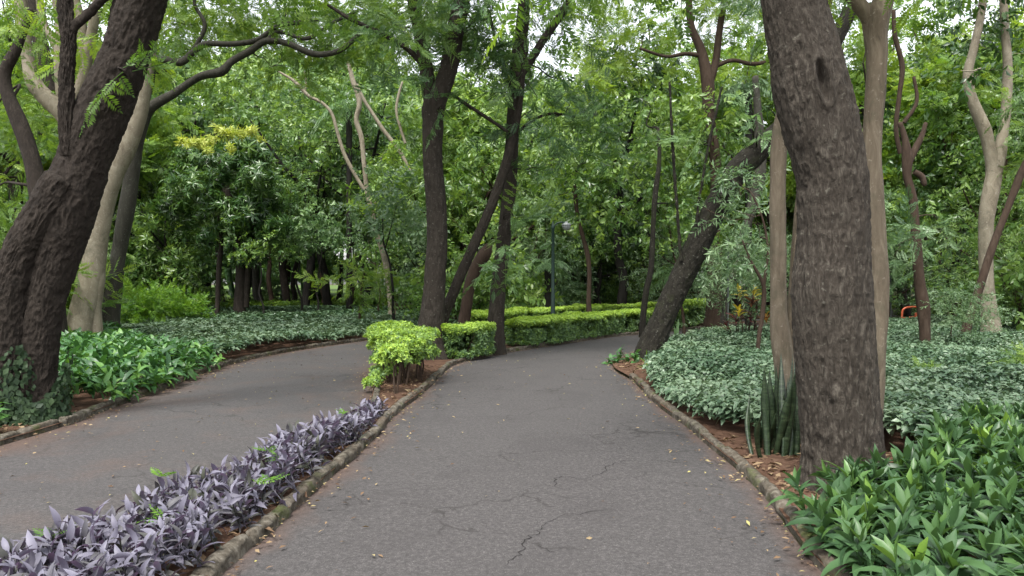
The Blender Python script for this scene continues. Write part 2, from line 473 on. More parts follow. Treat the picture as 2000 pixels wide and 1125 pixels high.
def asphalt(name='worn_asphalt', dirty=0.0):
    m, t, o = new_mat(name)
    v = coords(t)
    fine = noise_node(t, v, 120, 3, 0.8)
    med = noise_node(t, v, 34, 4, 0.7)
    big = noise_node(t, v, 0.55, 4, 0.55)
    vo = t.nodes.new('ShaderNodeTexVoronoi'); vo.inputs['Scale'].default_value = 62; t.links.new(v, vo.inputs['Vector'])
    stone = math_n(t, 'MULTIPLY', math_n(t, 'SUBTRACT', 0.3, vo.outputs['Distance'], True), 1.5, True)
    sep = t.nodes.new('ShaderNodeSeparateColor'); t.links.new(vo.outputs['Color'], sep.inputs[0])
    col = ramp(t, math_n(t, 'ADD', math_n(t, 'MULTIPLY', fine, 0.55), math_n(t, 'MULTIPLY', med, 0.45)), [(0.34, (0.018, 0.0168, 0.0166)), (0.50, (0.044, 0.0408, 0.0402)), (0.68, (0.108, 0.100, 0.098))])
    col = mix(t, math_n(t, 'MULTIPLY', big, 0.35), col, (0.050, 0.0462, 0.0455))
    bright = math_n(t, 'MULTIPLY', math_n(t, 'GREATER_THAN', sep.outputs[0], 0.80), stone)
    col = mix(t, bright, col, (0.26, 0.245, 0.23))
    patch = noise_node(t, v, 1.1, 5, 0.6, 0.8)
    col = mix(t, math_n(t, 'MULTIPLY', math_n(t, 'SUBTRACT', patch, 0.5, True), 2.2, True), col, (0.032, 0.029, 0.029))
    # hairline crazing in places
    dv = t.nodes.new('ShaderNodeVectorMath'); dv.operation = 'ADD'
    nz = t.nodes.new('ShaderNodeTexNoise'); nz.inputs['Scale'].default_value = 3.0; nz.inputs['Detail'].default_value = 6
    t.links.new(v, nz.inputs['Vector']); sc3 = t.nodes.new('ShaderNodeVectorMath'); sc3.operation = 'SCALE'; sc3.inputs['Scale'].default_value = 0.5
    t.links.new(nz.outputs['Color'], sc3.inputs[0]); t.links.new(v, dv.inputs[0]); t.links.new(sc3.outputs[0], dv.inputs[1])
    ve = t.nodes.new('ShaderNodeTexVoronoi'); ve.feature = 'DISTANCE_TO_EDGE'; ve.inputs['Scale'].default_value = 0.85; t.links.new(dv.outputs[0], ve.inputs['Vector'])
    ck = math_n(t, 'MULTIPLY', math_n(t, 'LESS_THAN', ve.outputs['Distance'], 0.009), math_n(t, 'MULTIPLY', math_n(t, 'SUBTRACT', noise_node(t, v, 0.7, 4, 0.6), 0.45, True), 6.0, True))
    col = mix(t, math_n(t, 'MULTIPLY', ck, 0.7), col, (0.015, 0.013, 0.012))
    a = t.nodes.new('ShaderNodeAttribute'); a.attribute_name = 'tint'
    dn = noise_node(t, v, 1.3, 6, 0.65, 0.4)
    df = math_n(t, 'MULTIPLY', math_n(t, 'SUBTRACT', math_n(t, 'ADD', math_n(t, 'MULTIPLY', a.outputs['Fac'], 0.7), dn), 0.80 - dirty, True), 2.2, True)
    grit = math_n(t, 'ADD', math_n(t, 'MULTIPLY', med, 0.9), 0.25)
    df = math_n(t, 'MULTIPLY', df, grit, True)
    col = mix(t, math_n(t, 'MULTIPLY', df, 0.65), col, (0.10, 0.055, 0.036))
    h = math_n(t, 'ADD', fine, math_n(t, 'MULTIPLY', med, 0.7))
    principled(t, o, col, 0.82, 0.3, h, 0.55, 0.006)
    return m

def soil(name, c0, c1, c2, sc_=9):
    m, t, o = new_mat(name)
    v = coords(t)
    n1 = noise_node(t, v, sc_, 8, 0.7); n2 = noise_node(t, v, 0.4, 3, 0.5); n3 = noise_node(t, v, 60, 3, 0.7)
    col = ramp(t, n1, [(0.3, c0), (0.52, c1), (0.75, c2)])
    col = mix(t, math_n(t, 'MULTIPLY', n2, 0.5), col, c1)
    principled(t, o, col, 0.95, 0.15, math_n(t, 'ADD', n1, math_n(t, 'MULTIPLY', n3, 0.4)), 0.8, 0.02)
    return m

def concrete():
    m, t, o = new_mat('mossy_concrete')
    v = coords(t)
    n1 = noise_node(t, v, 18, 6, 0.7); n2 = noise_node(t, v, 3.1, 5, 0.65); n3 = noise_node(t, v, 1.2, 4, 0.6)
    col = ramp(t, n1, [(0.32, (0.028, 0.023, 0.017)), (0.5, (0.075, 0.065, 0.05)), (0.7, (0.16, 0.145, 0.12))])
    col = mix(t, math_n(t, 'MULTIPLY', math_n(t, 'SUBTRACT', n3, 0.5, True), 3.5, True), col, (0.062, 0.043, 0.029))
    col = mix(t, math_n(t, 'MULTIPLY', math_n(t, 'SUBTRACT', n2, 0.54, True), 6, True), col, (0.045, 0.058, 0.013))
    principled(t, o, col, 0.9, 0.2, n1, 0.7, 0.012)
    return m

def plain(name, col, rough=0.5, metallic=0.0, bump=True):
    m, t, o = new_mat(name)
    v = coords(t)
    n = noise_node(t, v, 30, 5, 0.6)
    c = mix(t, math_n(t, 'MULTIPLY', n, 0.6), col, tuple(x * 0.6 for x in col))
    p = principled(t, o, c, rough, 0.4, n if bump else None, 0.15, 0.003)
    p.inputs['Metallic'].default_value = metallic
    return m

M_ASPHALT = asphalt()
M_ASPHALT_DIRTY = asphalt('worn_asphalt_dusted_with_red_soil', 0.30)
M_SOIL = soil('red_leaf_littered_soil', (0.03, 0.016, 0.010), (0.075, 0.041, 0.026), (0.15, 0.10, 0.07))
M_FLOOR = soil('woodland_floor', (0.02, 0.02, 0.010), (0.05, 0.045, 0.024), (0.11, 0.09, 0.055), 5)
M_CONC = concrete()

# ------------------------------------------------------------------ ground, paths, kerbs
def sheet(name, poly, z, mat, kind='structure'):
    import bmesh
    bm = bmesh.new()
    vs = [bm.verts.new((p[0], p[1], z)) for p in poly]
    f = bm.faces.new(vs)
    if f.normal.z < 0: f.normal_flip()
    bmesh.ops.triangulate(bm, faces=[f])
    me = bpy.data.meshes.new(name); bm.to_mesh(me); bm.free()
    return tag(add(name, me, mat), kind=kind)

sheet('ground', [(-150, -60), (150, -60), (150, 240), (-150, 240)], 0.0, M_FLOOR)

M_LAWN = soil('far_lawn', (0.03, 0.055, 0.012), (0.06, 0.10, 0.02), (0.10, 0.14, 0.035), 3)
sheet('lawn', [(-120, 54), (-6, 60), (-6, 200), (-120, 200)], 0.006, M_LAWN)

# path edges, metres (x, y)
L1 = np.array([(-1.62, -8), (-1.62, 0), (-1.58, 3), (-1.57, 4.14), (-1.51, 5.16), (-1.45, 6.23), (-1.37, 7.62), (-1.37, 9.06), (-1.24, 10.67), (-1.15, 13.3), (-1.02, 14.4), (-.43, 16), (.59, 17.8), (1.69, 19.5), (2.83, 21.2), (4.42, 22.9), (6.7, 25.3), (9.2, 27.3), (14, 30)])
R1 = np.array([(1.55, -8), (1.6, 0), (1.66, 3), (1.68, 4.14), (1.76, 4.9), (1.85, 5.58), (1.88, 6.4), (1.87, 7.3), (1.88, 8.28), (1.83, 9.41), (1.85, 10.7), (1.88, 12.0), (1.80, 13.5), (2.02, 14.9), (2.75, 16.6), (3.81, 18.9), (5.3, 20.9), (7.6, 22.9), (13, 26.0)])
L2 = np.array([(-4.4, -8), (-4.6, 0), (-4.8, 4), (-4.87, 5.5), (-4.9, 7.0), (-4.85, 8.28), (-4.93, 9.41), (-5.02, 10.9), (-5.12, 12), (-5.2, 13), (-5.24, 14.4), (-5.12, 15.6), (-4.67, 17.5), (-3.67, 20), (-1.9, 22.4), (0.6, 24.6), (4.0, 27.0), (8, 29.5), (13, 33)])
R2 = np.array([(-3.2, -8), (-2.8, 0), (-2.55, 3.2), (-2.38, 4.2), (-2.12, 5.3), (-1.95, 6.4), (-1.80, 7.7), (-1.70, 9.2), (-1.86, 10.2), (-2.02, 11.2), (-2.28, 12.3), (-2.42, 13.3), (-2.45, 14.8), (-2.2, 16.4), (-1.3, 18.9), (0.2, 21.3), (2.6, 23.9), (6.5, 26.8), (12, 30.2)])

def ruled(name, A, B, z, mat, nu=22):
    a = np.hstack([A, np.zeros((len(A), 1))]); b = np.hstack([B, np.zeros((len(B), 1))])
    # row i of one edge faces row i of the other
    Q = catmull6(np.hstack([a, b]))
    u = np.linspace(0, 1, nu)
    V = Q[:, None, :2] * (1 - u)[None, :, None] + Q[:, None, 3:5] * u[None, :, None]
    wdt = np.linalg.norm(Q[:, 3:5] - Q[:, :2], axis=1)
    dist = np.minimum(u, 1 - u)[None, :] * wdt[:, None]
    crown = (0.0 if mat == M_SOIL else 0.02) * np.sin(np.pi * u)[None, :] * np.ones((len(Q), 1))
    V3 = np.concatenate([V, (z + crown)[:, :, None]], -1).reshape(-1, 3)
    m = len(Q)
    i, j = np.meshgrid(np.arange(m - 1), np.arange(nu - 1), indexing='ij')
    q = i * nu + j
    F = np.stack([q, q + 1, q + nu + 1, q + nu], -1).reshape(-1, 4)
    dirt = np.exp(-dist / 0.22).reshape(-1)
    return tag(add(name, mesh_from(name, V3, F, dirt, True), mat), kind='structure')

def catmull6(P, n=8):
    Q = np.vstack([2 * P[0] - P[1], P, 2 * P[-1] - P[-2]])
    out = []
    for i in range(1, len(Q) - 2):
        p0, p1, p2, p3 = Q[i - 1], Q[i], Q[i + 1], Q[i + 2]
        t = (np.arange(n) / n)[:, None]
        out.append(0.5 * (2 * p1 + (p2 - p0) * t + (2 * p0 - 5 * p1 + 4 * p2 - p3) * t ** 2 + (3 * p1 - p0 - 3 * p2 + p3) * t ** 3))
    out.append(P[-1:])
    return np.vstack(out)

ruled('path', L1, R1, 0.006, M_ASPHALT)
ruled('path', L2, R2, 0.006, M_ASPHALT_DIRTY)

# soil of the beds, a little below the kerb tops
BED_Z = 0.055
cl = lambda P: catmull(np.hstack([P, np.zeros((len(P), 1))]), 0.4)[:, :2]
l1, r1, l2, r2 = cl(L1), cl(R1), cl(L2), cl(R2)
def bed(A, B, crown=0.0):
    o = ruled('bed_soil', A, B, BED_Z, M_SOIL, 12)
bed(L1[:, :2], R2)
bed(R1, np.array([(max(30, x + 17), y) for x, y in R1]))
bed(L2, np.array([(min(-25, x - 27), y) for x, y in L2]))

def kerb(line, y0, y1, side, wd=0.088, h=0.092, seed=0, name='kerb'):
    """kerb of short cast lengths, worn and a little uneven; side = +1 when the bed lies to the line's right"""
    P = catmull(np.hstack([line, np.zeros((len(line), 1))]), 0.04)
    P = P[(P[:, 1] >= y0) & (P[:, 1] <= y1)]
    s = np.concatenate([[0], np.cumsum(np.linalg.norm(np.diff(P, axis=0), axis=1))])
    T = unit(np.gradient(P, axis=0)); N = np.stack([T[:, 1], -T[:, 0], 0 * T[:, 0]], -1) * side
    prof = np.array([(-.012, 0.0), (-.006, .55), (.0, .80), (.18, .97), (.45, 1.0), (.8, .98), (.97, .84), (1.0, .5), (1.0, 0.0)])
    k = len(prof)
    piece = np.floor(s / 0.62 + seed).astype(int)
    prng = np.random.default_rng(seed + 5); rt = prng.normal(0, 1, (piece.max() + 2, 3))
    fr = (s / 0.62 + seed) % 1.0
    joint = np.exp(-(np.minimum(fr, 1 - fr) * 0.62 / 0.022) ** 2)
    V = np.zeros((len(P), k, 3))
    for i, (a, b) in enumerate(prof):
        w = a * wd * (1 + 0.06 * rt[piece, 0]) + 0.013 * rt[piece, 1] + (noise2(s * 9 + i * 3.1, np.full(len(s), seed + .5)) - .5) * 0.034
        z = b * h * (1 + 0.07 * rt[piece, 2]) + (noise2(s * 8 + 40, np.full(len(s), i * 1.7 + seed)) - .5) * 0.024 * (b > 0.3) - joint * 0.045 * (b > 0.4)
        V[:, i, :] = P + N * w[:, None]; V[:, i, 2] = z
    m = len(P)
    i, j = np.meshgrid(np.arange(m - 1), np.arange(k - 1), indexing='ij')
    q = i * k + j
    F = np.stack([q, q + 1, q + k + 1, q + k], -1).reshape(-1, 4)
    if side < 0: F = F[:, ::-1]
    return tag(add(name, mesh_from(name, V.reshape(-1, 3), F, None, True), M_CONC), kind='structure')

kerb(L1, -6, 29, -1, seed=1)
kerb(R1, -6, 12.3, 1, seed=2)
kerb(R1, 14.9, 24, 1, seed=6, h=0.09)
kerb(L2, -6, 30, -1, seed=3)
kerb(R2, -6, 28, 1, wd=0.08, seed=4)

# cracks in the asphalt: thin dark fillets following the photographed lines
def crack(px, wd, seed):
    P = np.array([G(x, y)[:2] for x, y in px])
    P = catmull(np.hstack([P, np.zeros((len(P), 1))]), 0.03)
    r_ = np.random.default_rng(seed)
    T = unit(np.gradient(P, axis=0)); N = np.stack([-T[:, 1], T[:, 0], 0 * T[:, 0]], -1)
    s = np.arange(len(P)) * 0.03
    off = (noise2(s * 9, np.full(len(s), seed + .3)) - .5) * 0.10 + (noise2(s * 25, np.full(len(s), seed + .7)) - .5) * 0.07
    w = 0.5 * wd * np.clip(2.2 * noise2(s * 3.1, np.full(len(s), seed + 2.2)) - 0.35, 0.03, 1.3) * (0.6 + 0.8 * noise2(s * 17, np.full(len(s), seed + 5.2))) * np.minimum(1, np.minimum(s, s[::-1]) / 0.2 + 0.1)
    c = P + N * off[:, None]
    a, b = c + N * w[:, None] / 2, c - N * w[:, None] / 2
    def zz(Q):
        xl = np.interp(Q[:, 1], L1[:, 1], L1[:, 0]); xr = np.interp(Q[:, 1], R1[:, 1], R1[:, 0])
        u = np.clip((Q[:, 0] - xl) / (xr - xl), 0, 1)
        return 0.0105 + 0.02 * np.sin(np.pi * u)
    a[:, 2] = zz(a); b[:, 2] = zz(b)
    V = np.stack([a, b], 1).reshape(-1, 3)
    q = np.arange(len(P) - 1) * 2
    return V, np.stack([q, q + 2, q + 3, q + 1], -1)
M_CRACK = plain('crack_dirt', (0.012, 0.010, 0.009), 1.0)
mb = MB()
for px, wd, sd in [([(965, 1118), (1010, 1085), (1035, 1062), (1050, 1045), (1085, 1022), (1125, 1010), (1180, 1004), (1240, 1000), (1290, 990)], 0.012, 1),
                   ([(1070, 965), (1085, 950), (1100, 938), (1150, 942), (1175, 930), (1195, 914), (1230, 906), (1290, 904), (1360, 908)], 0.011, 2),
                   ([(1035, 1062), (1055, 1075), (1090, 1082), (1130, 1078)], 0.008, 21),
                   ([(1125, 1010), (1150, 985), (1195, 975)], 0.007, 22),
                   ([(1070, 965), (1040, 972), (990, 978)], 0.007, 23),
                   ([(775, 1000), (850, 1012), (930, 1025), (985, 1050)], 0.007, 24),
                   ([(640, 1105), (760, 1085), (840, 1050), (905, 1035)], 0.008, 25),
                   ([(1290, 904), (1380, 900), (1410, 915)], 0.007, 26),
                   ([(1420, 1018), (1450, 1014), (1475, 1020)], 0.022, 3),
                   ([(920, 712), (980, 702), (1060, 706), (1140, 700), (1200, 703)], 0.02, 4),
                   ([(1000, 690), (1080, 692), (1180, 686), (1230, 690)], 0.02, 5),
                   ([(900, 735), (1000, 722), (1080, 722), (1160, 716)], 0.016, 8),
                   ([(1040, 705), (1075, 692), (1100, 686)], 0.014, 10)]:
    mb.add(*crack(px, wd, sd))
tag(add('path_crack', mb.mesh('path_crack'), M_CRACK), kind='structure')

# ------------------------------------------------------------------ scattering on the ground
def inside(P, poly):
    x, y = P[:, 0], P[:, 1]; c = np.zeros(len(P), bool)
    n = len(poly); j = n - 1
    for i in range(n):
        xi, yi = poly[i]; xj, yj = poly[j]
        if yi != yj:
            c ^= ((yi > y) != (yj > y)) & (x < (xj - xi) * (y - yi) / (yj - yi) + xi)
        j = i
    return c

def edge_dist(P, line):
    d = np.full(len(P), 1e9)
    for a, b in zip(line[:-1], line[1:]):
        ab = b - a; t = np.clip(((P - a) @ ab) / (ab @ ab + 1e-9), 0, 1)
        d = np.minimum(d, np.linalg.norm(P - (a + t[:, None] * ab), axis=1))
    return d

def sample(poly, dens, r, fall=None):
    poly = np.asarray(poly, float)
    lo, hi = poly.min(0), poly.max(0)
    n = int((hi - lo).prod() * dens)
    P = r.uniform(lo, hi, (n, 2))
    P = P[inside(P, poly)]
    if fall is not None:
        P = P[r.random(len(P)) < fall(P)]
    return P

def in_view(P, m=1.5, front=-1.0):
    """keep what can be seen from near the photograph's standpoint"""
    return (np.abs(P[:, 0]) < 0.72 * np.maximum(P[:, 1], 0) + m) & (P[:, 1] > front)

def cover(name, poly, dens, tpls, mat, hfun, tintf, seed, label=None, cat='plants', fall=None, size=(0.8, 1.2), lean=0.25, z0=BED_Z, edge=None, stem=None):
    r = np.random.default_rng(seed)
    P = sample(poly, dens, r, fall)
    P = P[in_view(P)]
    h = hfun(P, r)
    mb = MB()
    k = len(P)
    D = np.stack([r.normal(0, lean, k), r.normal(0, lean, k), np.ones(k)], -1)
    pos = np.column_stack([P, z0 + h])
    if edge is not None:            # plants by the kerb lean out over it
        line, sgn = edge
        dd = edge_dist(P, line)
        e = np.exp(-dd / 0.18)
        pos[:, 0] += sgn * e * 0.10; D[:, 0] += sgn * e * 0.7
        pos[:, 2] -= e * h * 0.35
    # frames with z along the shoot
    Z = unit(D); a = r.uniform(0, 6.283, k)
    X = unit(np.cross(np.stack([np.cos(a), np.sin(a), 0 * a], -1), Z)); Y = np.cross(Z, X)
    R = np.stack([X, Y, Z], -1)
    S = r.uniform(*size, k); T = tintf(P, h, r)
    w = r.integers(0, len(tpls), k)
    for i, tp in enumerate(tpls):
        q = w == i
        mb.scatter(tp, R[q], pos[q], S[q], T[q])
    o = add(name, mb.mesh(name), mat)
    return tag(o, label, cat, kind='stuff')

def low(P, f, seed):
    return noise2(P[:, 0] * f + 100 + seed, P[:, 1] * f + 50 + seed)

rA = np.random.default_rng(21)
# pale small-leaved ground cover
t_cover = [whorl(8, leaf_strip(0.095, 0.052, 2, 0.22, 0.5, 0.1), rA, (-0.35, 0.75), (0.7, 1.2), 0.14, 0.2) for _ in range(5)]
t_cover_far = [whorl(6, leaf_quad(0.12, 0.065, 0.2, 0.3), rA, (-0.3, 0.7), (0.7, 1.15), 0.06, 0.22) for _ in range(4)]
hc = lambda P, r: 0.15 + 0.24 * low(P, 0.9, 1) * np.minimum(1, edge_dist(P, r1) / 0.5 + 0.35) + 0.06 * r.random(len(P))
right_bed = np.vstack([[(2.35, 7.25), (2.1, 7.9), (2.02, 8.3), (1.97, 9.4), (1.98, 10.7), (2.1, 12), (2.55, 13.2), (2.9, 14.6)], [(3.3, 16.4), (4.3, 18.4), (5.7, 20.3), (8, 22.3), (14, 25), (26, 27), (26, 5.5), (4.2, 5.5), (3.6, 6.2), (3.0, 7.4), (2.6, 7.2), (2.35, 7.0)]])
tc = lambda P, h, r: np.clip(0.10 + 0.75 * low(P, 0.7, 9) * low(P, 2.2, 4) * 1.4 + r.normal(0.06, 0.2, len(P)), 0, 1)
cover('ground_cover', right_bed, 260, t_cover, L_MAT['cover'], hc, tc, 31, 'pale silvery green leafy ground cover right of the wide path', 'ground cover',
      fall=lambda P: np.clip(12 / P[:, 1], 0.3, 1), edge=(r1, -1))
# left far ground cover
left_far = np.array([(x - 0.03, y + 0.02) for x, y in l2 if 13.4 < y < 27] + [(2.0, 37), (-10, 38), (-18, 34), (-13, 22), (-7.6, 15)])
hl = lambda P, r: 0.14 + 0.2 * low(P, 0.7, 3) + 0.05 * r.random(len(P))
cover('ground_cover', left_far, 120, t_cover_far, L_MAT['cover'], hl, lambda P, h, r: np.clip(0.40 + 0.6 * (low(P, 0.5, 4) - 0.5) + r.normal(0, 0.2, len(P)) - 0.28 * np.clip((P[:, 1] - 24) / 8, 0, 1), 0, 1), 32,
      'pale green leafy ground cover beyond the narrower path', 'ground cover', fall=lambda P: np.clip(17 / P[:, 1], 0.3, 1), z0=0.03)
# woodland plants further back, green
far_bed = np.array([(-20, 33), (-10, 37), (2, 36), (4, 27.5), (12, 33), (26, 27), (40, 30), (40, 52), (-36, 52)])
t_far = [whorl(7, leaf_quad(0.22, 0.07, 0.2, 0.2), rA, (0.1, 0.8), (0.7, 1.2), 0.1, 0.25) for _ in range(4)]
cover('undergrowth', far_bed, 7, t_far, L_MAT['mid'], lambda P, r: 0.12 + 0.45 * low(P, 0.35, 8) * r.random(len(P)), lambda P, h, r: np.clip(r.normal(0.5, 0.2, len(P)), 0, 1), 33,
      'dark green undergrowth on the floor of the wood', 'undergrowth', z0=0.0, size=(0.8, 1.5), fall=lambda P: (low(P, 0.22, 5) > 0.42).astype(float))
island_in = np.array([(-0.2, 18.6), (0.9, 19.2), (2.0, 21.0), (3.4, 22.6), (5.6, 24.9), (8, 26.8), (4.6, 25.0), (2.2, 23.1), (0.6, 21.2), (-0.7, 19.2)])
cover('undergrowth', island_in, 45, t_far, L_MAT['mid'], lambda P, r: 0.2 + 0.25 * r.random(len(P)), lambda P, h, r: np.clip(r.normal(0.5, 0.2, len(P)), 0, 1), 34,
      'green undergrowth between the two clipped hedges', 'undergrowth')
# glossy bed on the left
t_bed = [whorl(11, leaf_strip(0.25, 0.07, 3, 0.25, 0.55, 0.25), rA, (-0.1, 1.15), (0.65, 1.1), 0.2, 0.16) for _ in range(5)]
left_bed = np.array([(x - 0.01, y) for x, y in l2 if 8.9 < y < 14] + [(-7.4, 15.4), (-9.5, 18.5), (-14, 18.5), (-12, 12), (-8, 10.2), (-6.6, 9.6), (-6.0, 9.2), (-5.5, 9.1)])
cover('bedding_plants', left_bed, 44, t_bed, L_MAT['bed'], lambda P, r: 0.24 + 0.18 * low(P, 0.8, 5) + 0.08 * r.random(len(P)) - 0.15 * np.exp(-edge_dist(P, l2) / 0.22), lambda P, h, r: np.clip(0.42 + r.normal(0, 0.17, len(P)) + 0.9 * (r.random(len(P)) > 0.93), 0, 1), 35,
      'dense bed of glossy lance leaved green plants by the narrower path', 'bedding plants', edge=(l2, 1))
cover('bedding_plants', np.array([(-5.05, 6.6), (-5.08, 7.7), (-5.5, 8.0), (-6.6, 8.2), (-8, 7.5), (-8, 4), (-4.95, 4)]), 24, t_bed, L_MAT['bed'], lambda P, r: 0.2 + 0.2 * r.random(len(P)), lambda P, h, r: np.clip(0.45 + r.normal(0, 0.2, len(P)), 0, 1), 36,
      'clump of glossy green plants at the foot of the leaning dark trunk', 'bedding plants', edge=(l2, 1), size=(0.9, 1.3))
# broad rosettes in the right foreground
lf_b = leaf_strip(0.27, 0.06, 5, 0.28, 0.62, 0.35, 0.42)
lf_y = leaf_strip(0.17, 0.05, 3, 0.5, 0.12, 0.1, 0.45)
def rosette(r):
    outer = whorl(12, lf_b, r, (-0.05, 1.0), (0.6, 1.12), 0.22, 0.16)
    heart = whorl(4, lf_y, r, (0.95, 1.35), (0.7, 1.0), 0.0, 0.08)
    heart = (heart[0] + np.array([0, 0, 0.015]), heart[1], heart[2] + 0.26)
    return combine([outer, heart, (*rod([0, 0, -0.45], [0, 0, 0], 0.012, 0.010), np.full(6, 0.2))])
t_ros = [rosette(rA) for _ in range(6)]
ros_poly = np.array([(1.68, 3.0), (1.72, 4.2), (1.82, 4.85), (2.1, 5.15), (2.85, 5.3), (3.2, 6.0), (3.9, 6.6), (5.2, 7.3), (8, 7.6), (8, 1.0), (1.75, 1.0)])
cover('bedding_plants', ros_poly, 62, t_ros, L_MAT['broad'], lambda P, r: 0.13 + 0.15 * low(P, 1.1, 6) + 0.13 * r.random(len(P)) - 0.05 * np.exp(-edge_dist(P, r1) / 0.25), lambda P, h, r: np.clip(0.36 + r.normal(0, 0.15, len(P)), 0, 0.72), 37,
      'lush broad leaved green rosettes crowding the kerb in front of the ridged trunk', 'bedding plants', edge=(r1, -1), size=(0.8, 1.12), lean=0.2)
# purple strip between the two paths
lf_p = leaf_strip(0.115, 0.032, 4, 0.4, 0.5, 0.15, 0.35)
def purple_shoot(r):
    parts = [(*rod([0, 0, -0.2], [0, 0, 0.02], 0.006, 0.004), np.full(6, -0.2))]
    a0 = r.uniform(0, 6.28)
    for i in range(8):
        a = a0 + i * 2.6 + r.normal(0, 0.3); e = r.uniform(0.15, 0.85) if i > 2 else r.uniform(0.7, 1.2)
        parts.append(place(lf_p, [math.cos(a) * math.cos(e), math.sin(a) * math.cos(e), math.sin(e)], [0, 0, -0.026 * i], r.uniform(0.7, 1.15), 0.3, r, t=r.normal(0, 0.2)))
    return combine(parts)
t_pur = [purple_shoot(rA) for _ in range(7)]
pur_poly = np.vstack([[(x + -0.11, y) for x, y in l1 if -2 < y < 9.0], [(-1.52, 9.3)], [(x + 0.02, y) for x, y in r2[::-1] if -2 < y < 9.0]])
cover('bedding_plants', pur_poly, 240, t_pur, L_MAT['purple'], lambda P, r: (0.06 + 0.10 * low(P, 1.8, 2) + 0.09 * r.random(len(P))) * (0.45 + 0.55 * np.clip((9.2 - P[:, 1]) / 2.2, 0, 1)) + 0.06 * np.clip((8 - P[:, 1]) / 4, 0, 1), lambda P, h, r: np.clip(0.58 + r.normal(0, 0.2, len(P)) - 0.45 * (r.random(len(P)) < 0.16), 0, 1), 38,
      'purple leaved trailing plants in the narrow strip between the paths', 'bedding plants', lean=0.45, size=(0.8, 1.15))
P_ = np.array([(-1.60, 9.9), (-1.52, 10.1), (-1.48, 10.4), (-1.66, 10.2)])
# weeds among the purple plants
mb = MB(); rw = np.random.default_rng(5)
fw = frond(0.16, 6, 0.05, 0.018, rw)
for (x, y) in [(-2.1, 4.6), (-1.95, 4.3), (-1.68, 5.6), (-1.75, 5.5), (-1.6, 7.2), (-1.58, 5.0), (-2.35, 3.9), (-1.64, 4.9), (-2.5, 3.6)]:
    k = 5; a = rw.uniform(0, 6.28, k)
    D = np.stack([np.cos(a), np.sin(a), rw.uniform(0.2, 0.9, k)], -1)
    mb.scatter(fw, frames(D, r=rw), np.tile([x, y, BED_Z + rw.uniform(0.2, 0.36)], (k, 1)), rw.uniform(0.45, 0.8, k), rw.uniform(0.1, 0.6, k))
tag(add('weeds', mb.mesh('weeds'), L_MAT['lime']), 'small bright green weeds poking up among the purple leaved plants', 'weeds', kind='stuff')

# fallen leaves
def litter(name, P, size, seed, label, z=0.0125, flat=0.12, lo=0.0, hi=1.0):
    r = np.random.default_rng(seed); mb = MB(); k = len(P)
    lf = leaf_strip(1.0, 0.42, 2, 0.3, 0.18, 0.05)
    a = r.uniform(0, 6.28, k); D = np.stack([np.cos(a), np.sin(a), r.normal(0, flat, k)], -1)
    pos = np.column_stack([P, np.full(k, z) + r.random(k) * 0.012])
    mb.scatter(lf, frames(D, roll=0.3, r=r), pos, r.uniform(*size, k), r.uniform(lo, hi, k))
    return tag(add(name, mb.mesh(name), L_MAT['litter']), label, 'leaf litter', kind='stuff')
rl = np.random.default_rng(44)
P = np.vstack([np.column_stack([rl.uniform(-5, 2.6, 1900), rl.uniform(3.2, 22, 1900)])])
on1 = inside(P, np.vstack([l1, r1[::-1]])); on2 = inside(P, np.vstack([l2, r2[::-1]]))
keep = (on1 & (rl.random(len(P)) < 0.22)) | (on2 & (rl.random(len(P)) < 0.6))
Pm = P[keep]
edge = []
for line, n, sg in ((l1, 520, 1), (r1, 620, -1), (l2, 700, 1), (r2, 420, -1)):
    q = line[(line[:, 1] > 3) & (line[:, 1] < 21)]
    i = rl.integers(0, len(q) - 1, n); t = rl.random(n)[:, None]
    e = q[i] * (1 - t) + q[i + 1] * t
    e[:, 0] += sg * (0.02 + rl.exponential(0.13, n)); edge.append(e)
litter('fallen_leaves', np.vstack([Pm] + edge), (0.016, 0.056), 45, 'small dry yellow and brown leaves scattered over both paths', z=0.03)
Pb = np.vstack([np.column_stack([rl.uniform(1.95, 3.4, 520), rl.uniform(5.3, 7.6, 520)]), np.column_stack([rl.uniform(-2.1, -1.2, 420), rl.uniform(9.6, 13.5, 420)]), np.column_stack([rl.uniform(1.85, 2.7, 260), rl.uniform(12.6, 15, 260)]),
                np.column_stack([rl.uniform(-1.75, -1.46, 240), rl.uniform(3.5, 9.5, 240)]), np.column_stack([rl.uniform(-6, -5.0, 200), rl.uniform(7.5, 9.2, 200)])])
ins = inside(Pb, np.vstack([l1, r1[::-1]])) | inside(Pb, np.vstack([l2, r2[::-1]]))
litter('fallen_leaves', Pb[~ins], (0.04, 0.11), 46, 'brown curled leaf litter lying on the bare red soil of the beds', z=BED_Z + 0.008, flat=0.3, hi=0.75)

